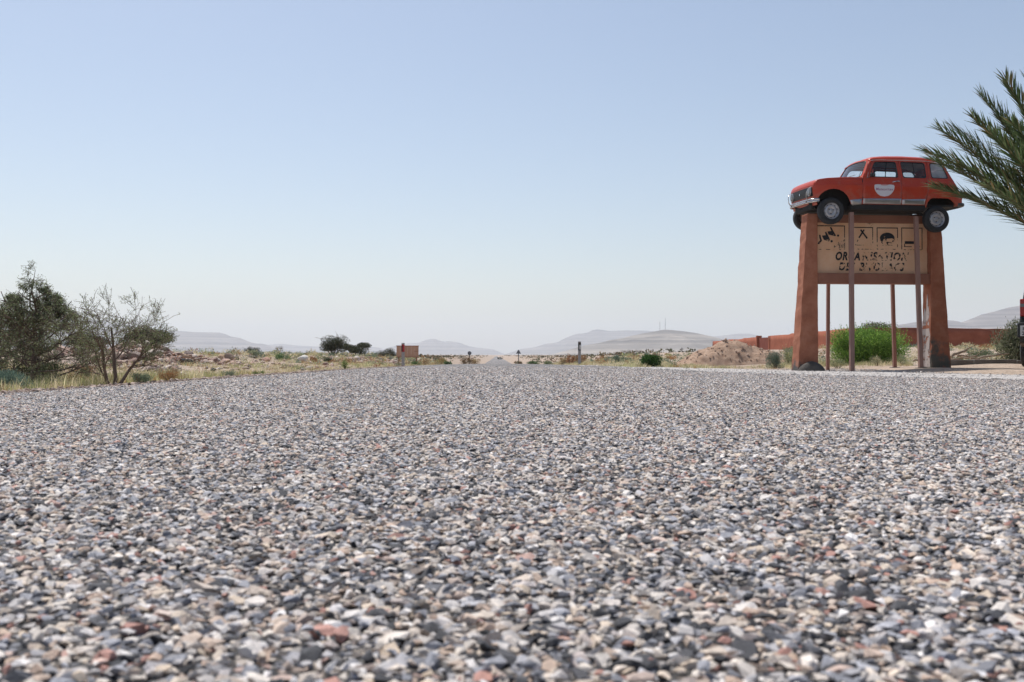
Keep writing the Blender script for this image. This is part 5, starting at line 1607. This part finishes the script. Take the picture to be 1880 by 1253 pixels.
q = MB(); q.prism(rw, lambda a, z, t: Vector((a, .055+(z-1.02)*.148-.012-t, z)), 0, .006); q.build('rear_window', MATS['dark_glass'], suv)
sp = MB(); sp.lathe_y([(.0005, -.10), (.20, -.10), (.30, -.09), (.35, -.05), (.36, .0), (.35, .08), (.0005, .08)], 36, (.0, -.14, 1.02)); sp.build('spare_wheel', simple('spare_cover', (.04,.06,.06), (.03,.045,.045), .5), suv, smooth=50)
bp = MB(); bp.box(-.90, .90, -.16, .05, .60, .93); bp.build('rear_bumper', M_trim, suv, bevel=.04)
pl = MB(); pl.box(-.84, -.52, -.185, -.172, .64, .86); pl = pl.build('number_plate', M_plate, suv, bevel=.004)
for txt, z in (('1B', .765), ('25', .665)):
    me = text_mesh(txt, .10, offset=.003, spacing=1.1)
    for v in me.vertices: v.co = Vector((-.81+v.co.x*1.1, -.187, z+v.co.y))
    link('plate_lettering', me, M_trim, pl)

# ------------------------------------------------------------------ road furniture
M_mark = simple('marker_concrete', (.38,.36,.34), (.28,.27,.26), .8, scale=9, bmp=.3)
M_refr = simple('red_reflector', (.42,.012,.02), (.34,.01,.016), .35)
M_refw = simple('white_reflector', (.75,.75,.74), (.68,.68,.67), .35)
def marker(px, d, hpx, wpx, lab, kind):
    p = at(px, d); k = d/1828; h = hpx*k; w = wpx*k
    z0 = EYE + (656-(671 if kind == 'red' else 662.5))*k - p.z
    o = empty('marker_post', p); tag(o, lab, 'marker post', 'road marker posts')
    top = z0+h
    b = MB(); b.box(-w/2, w/2, -w*.35, w*.35, -.2, top*.62); b.build('post', M_mark, o, bevel=.012)
    b = MB(); b.box(-w/2-.001, w/2+.001, -w*.36, w*.36, top*.62, top*.93); b.build('band', M_refr if kind == 'red' else M_trim, o)
    b = MB(); b.box(-w/2, w/2, -w*.35, w*.35, top*.93, top); b.build('cap', M_mark if kind == 'red' else M_conc, o, bevel=.012)
    if kind == 'red':
        b = MB(); b.box(-w/2+.001, -w*.12, -w*.37, -w*.36, top*.64, top*.9); b.build('shadow_strip', M_trim, o)
    else:
        b = MB(); b.box(-w*.05, w*.38, -w*.38, -w*.36, top*.66, top*.86); b.build('reflector', M_refw, o)
marker(740, 44.6, 41, 5.6, 'concrete marker post with a red band left of the road', 'red')
marker(1064, 52, 35, 5.2, 'concrete marker post with a white reflector in a black band', 'white')

M_ply = simple('orange_plywood', (.52,.31,.205), (.45,.25,.16), .7, scale=2.5, stretch=(3, 3, .6))
d = 56; k = d/1828; p = at(748, d)
bd = empty('wooden_board', p); tag(bd, 'orange-brown plank signboard standing behind the red-banded post', 'signboard')
x0, x1, zt, zb = (728-748)*k, (768.5-748)*k, EYE+(656-636)*k-p.z, EYE+(656-656)*k-p.z+.0
zb += .02
for q in range(6):
    a = x0 + (x1-x0)*q/6
    b = MB(); b.box(a+.003, a+(x1-x0)/6-.003, -.015, .015, zb, zt); b.build('plank', M_ply, bd)
b = MB(); b.box(x0+(x1-x0)*.79, x1, -.03, -.017, zb+(zt-zb)*.50, zb+(zt-zb)*.53); b.build('batten', M_beam, bd)
for nm, A_, B_ in (('frame_rail', (x0-.02, zt), (x1+.02, zt+.035)), ('frame_rail', (x0-.02, zb-.035), (x1+.02, zb))):
    b = MB(); b.box(A_[0], B_[0], -.03, .03, A_[1], B_[1]); b.build(nm, M_beam, bd)
for a in (x0+.12, x1-.12):
    b = MB(); b.box(a-.03, a+.03, .02, .08, -.2, zt-.02); b.build('leg', M_beam, bd)

M_galv = simple('sign_back', (.20,.20,.21), (.14,.14,.15), .5, .4, scale=6)
def back_sign(px, d, topy, boty, lab, kind):
    k = d/1828; p = at(px, d); o = empty('road_sign', p); tag(o, lab, 'road sign', 'road signs facing away')
    zt = EYE+(656-topy)*k-p.z; r = 3.6*k
    MB().tube([(0, .02, -.2), (0, .02, zt-.05)], .035, 8).build('pole', M_galv, o, smooth=50)
    pts_ = [(r*math.sin(2*math.pi*q/20), r*math.cos(2*math.pi*q/20)) for q in range(20)] if kind == 'round' else round_poly([(-r*1.35, -r), (r*1.35, -r), (0, r*1.25)], .06)
    b = MB(); b.prism(pts_, lambda a, z, t: Vector((a, t, zt-r*1.2+z)), -.02, .0); b.build('plate', M_galv, o)
back_sign(862, 82, 644.5, 660, 'grey back of a round road sign left of the road', 'round')
back_sign(952, 86, 642, 660, 'grey back of a triangular road sign right of the road', 'tri')

# masts on the hill, poles on the plain, white wall
M_steel = simple('mast_steel', (.22,.22,.24), (.18,.18,.2), .6)
for lab, px, topy in (('left and shorter mast on the tan hill', 1211.5, 591), ('right and taller mast on the tan hill', 1221.5, 584)):
    D_ = 3600; k = D_/1828; x = (px-940)*k; zt = EYE+(656-topy)*k; zb = EYE+(656-607.5)*k-6
    o = empty('radio_mast', (x, D_, zb)); tag(o, lab, 'mast', 'masts on the hill'); h = zt-zb
    mb = MB()
    for q in range(3):
        a = 2*math.pi*q/3; mb.tube([(1.3*math.cos(a), 1.3*math.sin(a), 0), (.55*math.cos(a), .55*math.sin(a), h)], .32, 5)
    mb.build('lattice_legs', M_steel, o)
    mb = MB()
    for q in range(10):
        f = q/10; r0 = 1.3-.75*f; r1 = 1.3-.75*(f+.1); a = 2*math.pi*q/3; b2 = a+2*math.pi/3
        mb.tube([(r0*math.cos(a), r0*math.sin(a), h*f), (r1*math.cos(b2), r1*math.sin(b2), h*(f+.1))], .2, 4)
    mb.build('bracing', M_steel, o)
M_pole = simple('weathered_pole', (.12,.095,.08), (.08,.065,.055), .9, scale=6)
for lab, px, d, topy in (('wooden pole standing right of the tiny far palm', 1252, 190, 638.5), ('thin far pole left of the tiny palm', 1187, 420, 640.5), ('thin far pole nearest the dark far bushes', 1199, 430, 641)):
    p = at(px, d); k = d/1828; zt = EYE+(656-topy)*k-p.z
    o = empty('utility_pole', p); tag(o, lab, 'pole', 'far poles on the plain')
    MB().tube([(0, 0, -.3), (0, 0, zt)], [.10*max(1, d/250), .07*max(1, d/250)], 7).build('pole_shaft', M_pole, o)
    MB().tube([(-.35, 0, zt-.3), (.35, 0, zt-.3)], .05, 5).build('cross_arm', M_pole, o)
p0, p1 = at(1213, 120), at(1262, 104)
M_lime = simple('whitewash', (.74,.73,.71), (.66,.65,.63), .8, scale=2)
ww = MB(); A_, B_ = p0, p1; dirv = (B_-A_); dirv.z = 0; nrm = Vector((-dirv.y, dirv.x, 0)).normalized()*.12
zt0 = EYE+(656-653.2)*120/1828; zt1 = EYE+(656-655.4)*104/1828
vs = [A_-nrm, B_-nrm, B_+nrm, A_+nrm]
vs2 = [Vector((v.x, v.y, z)) for v, z in zip(vs, (zt0, zt1, zt1, zt0))]
vs1 = [Vector((v.x, v.y, z-.26)) for v, z in zip(vs, (zt0, zt1, zt1, zt0))]
ww.add(vs1+vs2, [(0, 3, 2, 1), (4, 5, 6, 7), (0, 1, 5, 4), (1, 2, 6, 5), (2, 3, 7, 6), (3, 0, 4, 7)])
wr = empty('white_rail', (0, 0, 0)); tag(wr, 'long low white rail on the plain left of the dirt heap', 'rail')
ww.build('rail', M_lime, wr, bevel=.01)
for q in range(6):
    c = A_*(1-(q+.5)/6)+B_*((q+.5)/6); b = MB(); b.box(c.x-.08, c.x+.08, c.y-.08, c.y+.08, G(c.x, c.y)-.2, zt0*(1-(q+.5)/6)+zt1*(q+.5)/6-.27); b.build('support', M_lime, wr)

# ------------------------------------------------------------------ boulders and rubble on the left
def boulder_mesh(seed, sub=3, rough=.28):
    bm = bmesh.new(); bmesh.ops.create_icosphere(bm, subdivisions=sub, radius=.5)
    rg = np.random.default_rng(seed); off = Vector(rg.uniform(-50, 50, 3))
    planes = [(Vector(rg.normal(size=3)).normalized(), rg.uniform(.30, .46)) for _ in range(11)]
    for v in bm.verts:
        for nv, dd in planes:
            e = v.co.dot(nv) - dd
            if e > 0: v.co -= nv*e*.97
        v.co += v.co.normalized()*mnoise.fractal(v.co*3.2+off, 1, 2, 5)*rough*.22
    me = bpy.data.meshes.new('boulder'); bm.to_mesh(me); bm.free()
    me.shade_smooth(); me.set_sharp_from_angle(angle=R(32))
    return me
def rock_mat(nm, a, b_, c): return plaster(nm, a, b_, c, 2.2, .7)
RK = {'tan': rock_mat('tan_rock', (.34,.22,.14), (.46,.32,.21), (.55,.42,.30)), 'dark': rock_mat('dark_rock', (.04,.04,.042), (.07,.068,.066), (.11,.105,.10)),
      'pink': rock_mat('pink_rock', (.36,.20,.15), (.47,.29,.22), (.56,.40,.32)), 'white': rock_mat('white_rock', (.55,.50,.44), (.64,.60,.54), (.70,.67,.62)),
      'brown': rock_mat('brown_rock', (.20,.14,.105), (.30,.215,.16), (.40,.31,.24))}
BOULDER_Y = [656, 665, 660, 658, 666, 660, 665, 678, 660, 651, 711, 716, 680, 661, 689, 674]
for i_, (lab, px, d, wpx, hpx, mt, lift) in enumerate((
    ('tan slab boulder tilted up on the left bank', 333, 27, 27, 14, 'tan', 5.5), ('black flat boulder lying below the tilted tan one', 343, 23.5, 31, 11, 'dark', .5),
    ('big tan boulder left half of a split pair', 407, 30, 14, 13, 'tan', 3), ('dark boulder right half of a split pair', 420, 30.5, 15, 15, 'brown', 2.5), ('small orange boulder in front of the split pair', 420, 28.5, 14, 8, 'tan', 0),
    ('smooth white boulder among the rusty shrubs', 556, 43, 23, 13, 'white', 0), ('pale pink boulder behind the thin thorn tree', 139, 20, 22, 16, 'pink', 6), ('reddish boulder between the two thorn trees', 150, 17.5, 26, 18, 'pink', 2),
    ('whitish pink boulder on the rubble right of the thin thorn tree', 281, 25, 20, 14, 'pink', 2), ('pale capstone on top of the rubble ridge', 283, 28, 9, 6, 'white', 10), ('rounded yellow stone at the road edge by the blue-green shrub', 98, 9.7, 19, 10, 'tan', 0),
    ('small brown stone at the road edge left of the yellow one', 49, 9.3, 8, 5, 'brown', 0), ('dark stone lying in the grass past the black boulder', 391, 18, 12, 6, 'dark', 0), ('pink stone low on the bank before the mesa', 490, 36, 17, 7, 'pink', 2), ('orange stone on the gravel shoulder', 452, 15.2, 8, 4.5, 'tan', 0),
    ('tan stone alone in the pale grass', 564, 27, 8, 7, 'tan', 0))):
    py = BOULDER_Y[i_]; wpx *= 1.2; hpx *= 1.2
    ds = np.linspace(9, 48, 400); gz = ground_z((px-940)/1828*ds, ds) + .32*hpx*ds/1828
    d = float(ds[np.argmin(np.abs(gz - (EYE+(656-py)*ds/1828)) + .004*np.abs(ds-d))])
    k = d/1828; o = link('boulder', boulder_mesh(900+i_), RK[mt]); p = at(px, d)
    o.location = (p.x, p.y, p.z + hpx*k*.32); o.scale = (wpx*k*1.05, wpx*k*.8, hpx*k*1.15); o.rotation_euler = (R(6*math.sin(i_*2.1)), R(10*math.sin(i_*1.3)), i_*1.1)
    tag(o, lab, 'boulder', 'boulders on the left bank')
rng = np.random.default_rng(33)
rprot = bpy.data.collections.new('rubble_shapes')
M_rub_i = stone_material('rubble_mass', 'instance')
for k in range(8):
    me = boulder_mesh(700+k, 2); me.materials.append(M_rub_i); rprot.objects.link(bpy.data.objects.new('rubble_shape.%03d' % k, me))
xs, ys, ss = [], [], []
for (pa, pb, da, db, m_, s0) in ((70, 190, 14, 24, 260, .07), (195, 330, 18, 34, 620, .06), (0, 460, 22, 48, 420, .055), (430, 640, 26, 60, 420, .07), (600, 740, 52, 95, 520, .14), (330, 620, 13, 24, 160, .035), (1075, 1180, 70, 120, 200, .16), (60, 320, 15, 22, 260, .04), (205, 330, 24, 27.5, 900, .085), (100, 175, 17.4, 19.8, 420, .075), (330, 440, 27, 31, 260, .08)):
    px_ = rng.uniform(pa, pb, m_); dd = rng.uniform(da, db, m_)
    xs.append((px_-940)/1828*dd); ys.append(dd); ss.append(np.clip(rng.lognormal(math.log(s0), .5, m_), .02, .5))
xs, ys, ss = map(np.concatenate, (xs, ys, ss))
u_ = xs + ROAD_SLANT*ys; ok = (u_ < ROAD_L-1.2) | (u_ > road_r(ys)+1.5); xs, ys, ss = xs[ok], ys[ok], ss[ok]
n_ = len(xs)
cc = np.ones((n_, 4)); cc[:, :3] = np.array([(.46,.29,.22), (.40,.24,.18), (.52,.38,.30), (.33,.21,.16), (.24,.17,.14), (.56,.47,.40)])[rng.integers(0, 6, n_)]*rng.uniform(.8, 1.15, (n_, 1))
hump = np.zeros(n_)
for (cpx, cd, hh, rr_) in ((262, 26, .42, 1.1), (225, 27, .30, .9), (300, 25, .30, .8), (150, 18.5, .38, .7), (115, 19.5, .34, .7), (405, 30, .18, .8), (345, 29, .20, .9)):
    c_ = at(cpx, cd); hump = np.maximum(hump, hh*np.exp(-((xs-c_.x)**2+(ys-c_.y)**2)/(2*(rr_*.6)**2)))
rb = scatter_instances('rubble', np.stack([xs, ys, ground_z(xs, ys)+ss*.15+hump*rng.uniform(.3, 1, n_)], -1), rng.uniform(-.5, .5, (n_, 3))*np.array([1, 1, 6]), ss[:, None]*rng.uniform(.7, 1.4, (n_, 3))*np.array([1.1, 1.1, .8]), rng.integers(0, 8, n_), cc, rprot)
tag(rb, 'reddish rubble and stones strewn over the left bank', 'rubble', kind='stuff')

# ------------------------------------------------------------------ haze: closed box of pale air round the whole scene
hz = MB(); hz.box(-16000, 16000, -14500, 14500, -8, 460)
m = bpy.data.materials.new('pale_air'); m.use_nodes = True
nn_, ll_ = m.node_tree.nodes, m.node_tree.links
nn_.remove(nn_['Principled BSDF'])
pv = nn_.new('ShaderNodeVolumePrincipled')
pv.inputs['Color'].default_value = (.80, .865, .94, 1)
pv.inputs['Density'].default_value = 1.2e-4
pv.inputs['Anisotropy'].default_value = .25
ll_.new(pv.outputs[0], nn_['Material Output'].inputs['Volume'])
haze = hz.build('haze', m)
tag(haze, 'pale desert haze filling the air', 'haze', kind='stuff')
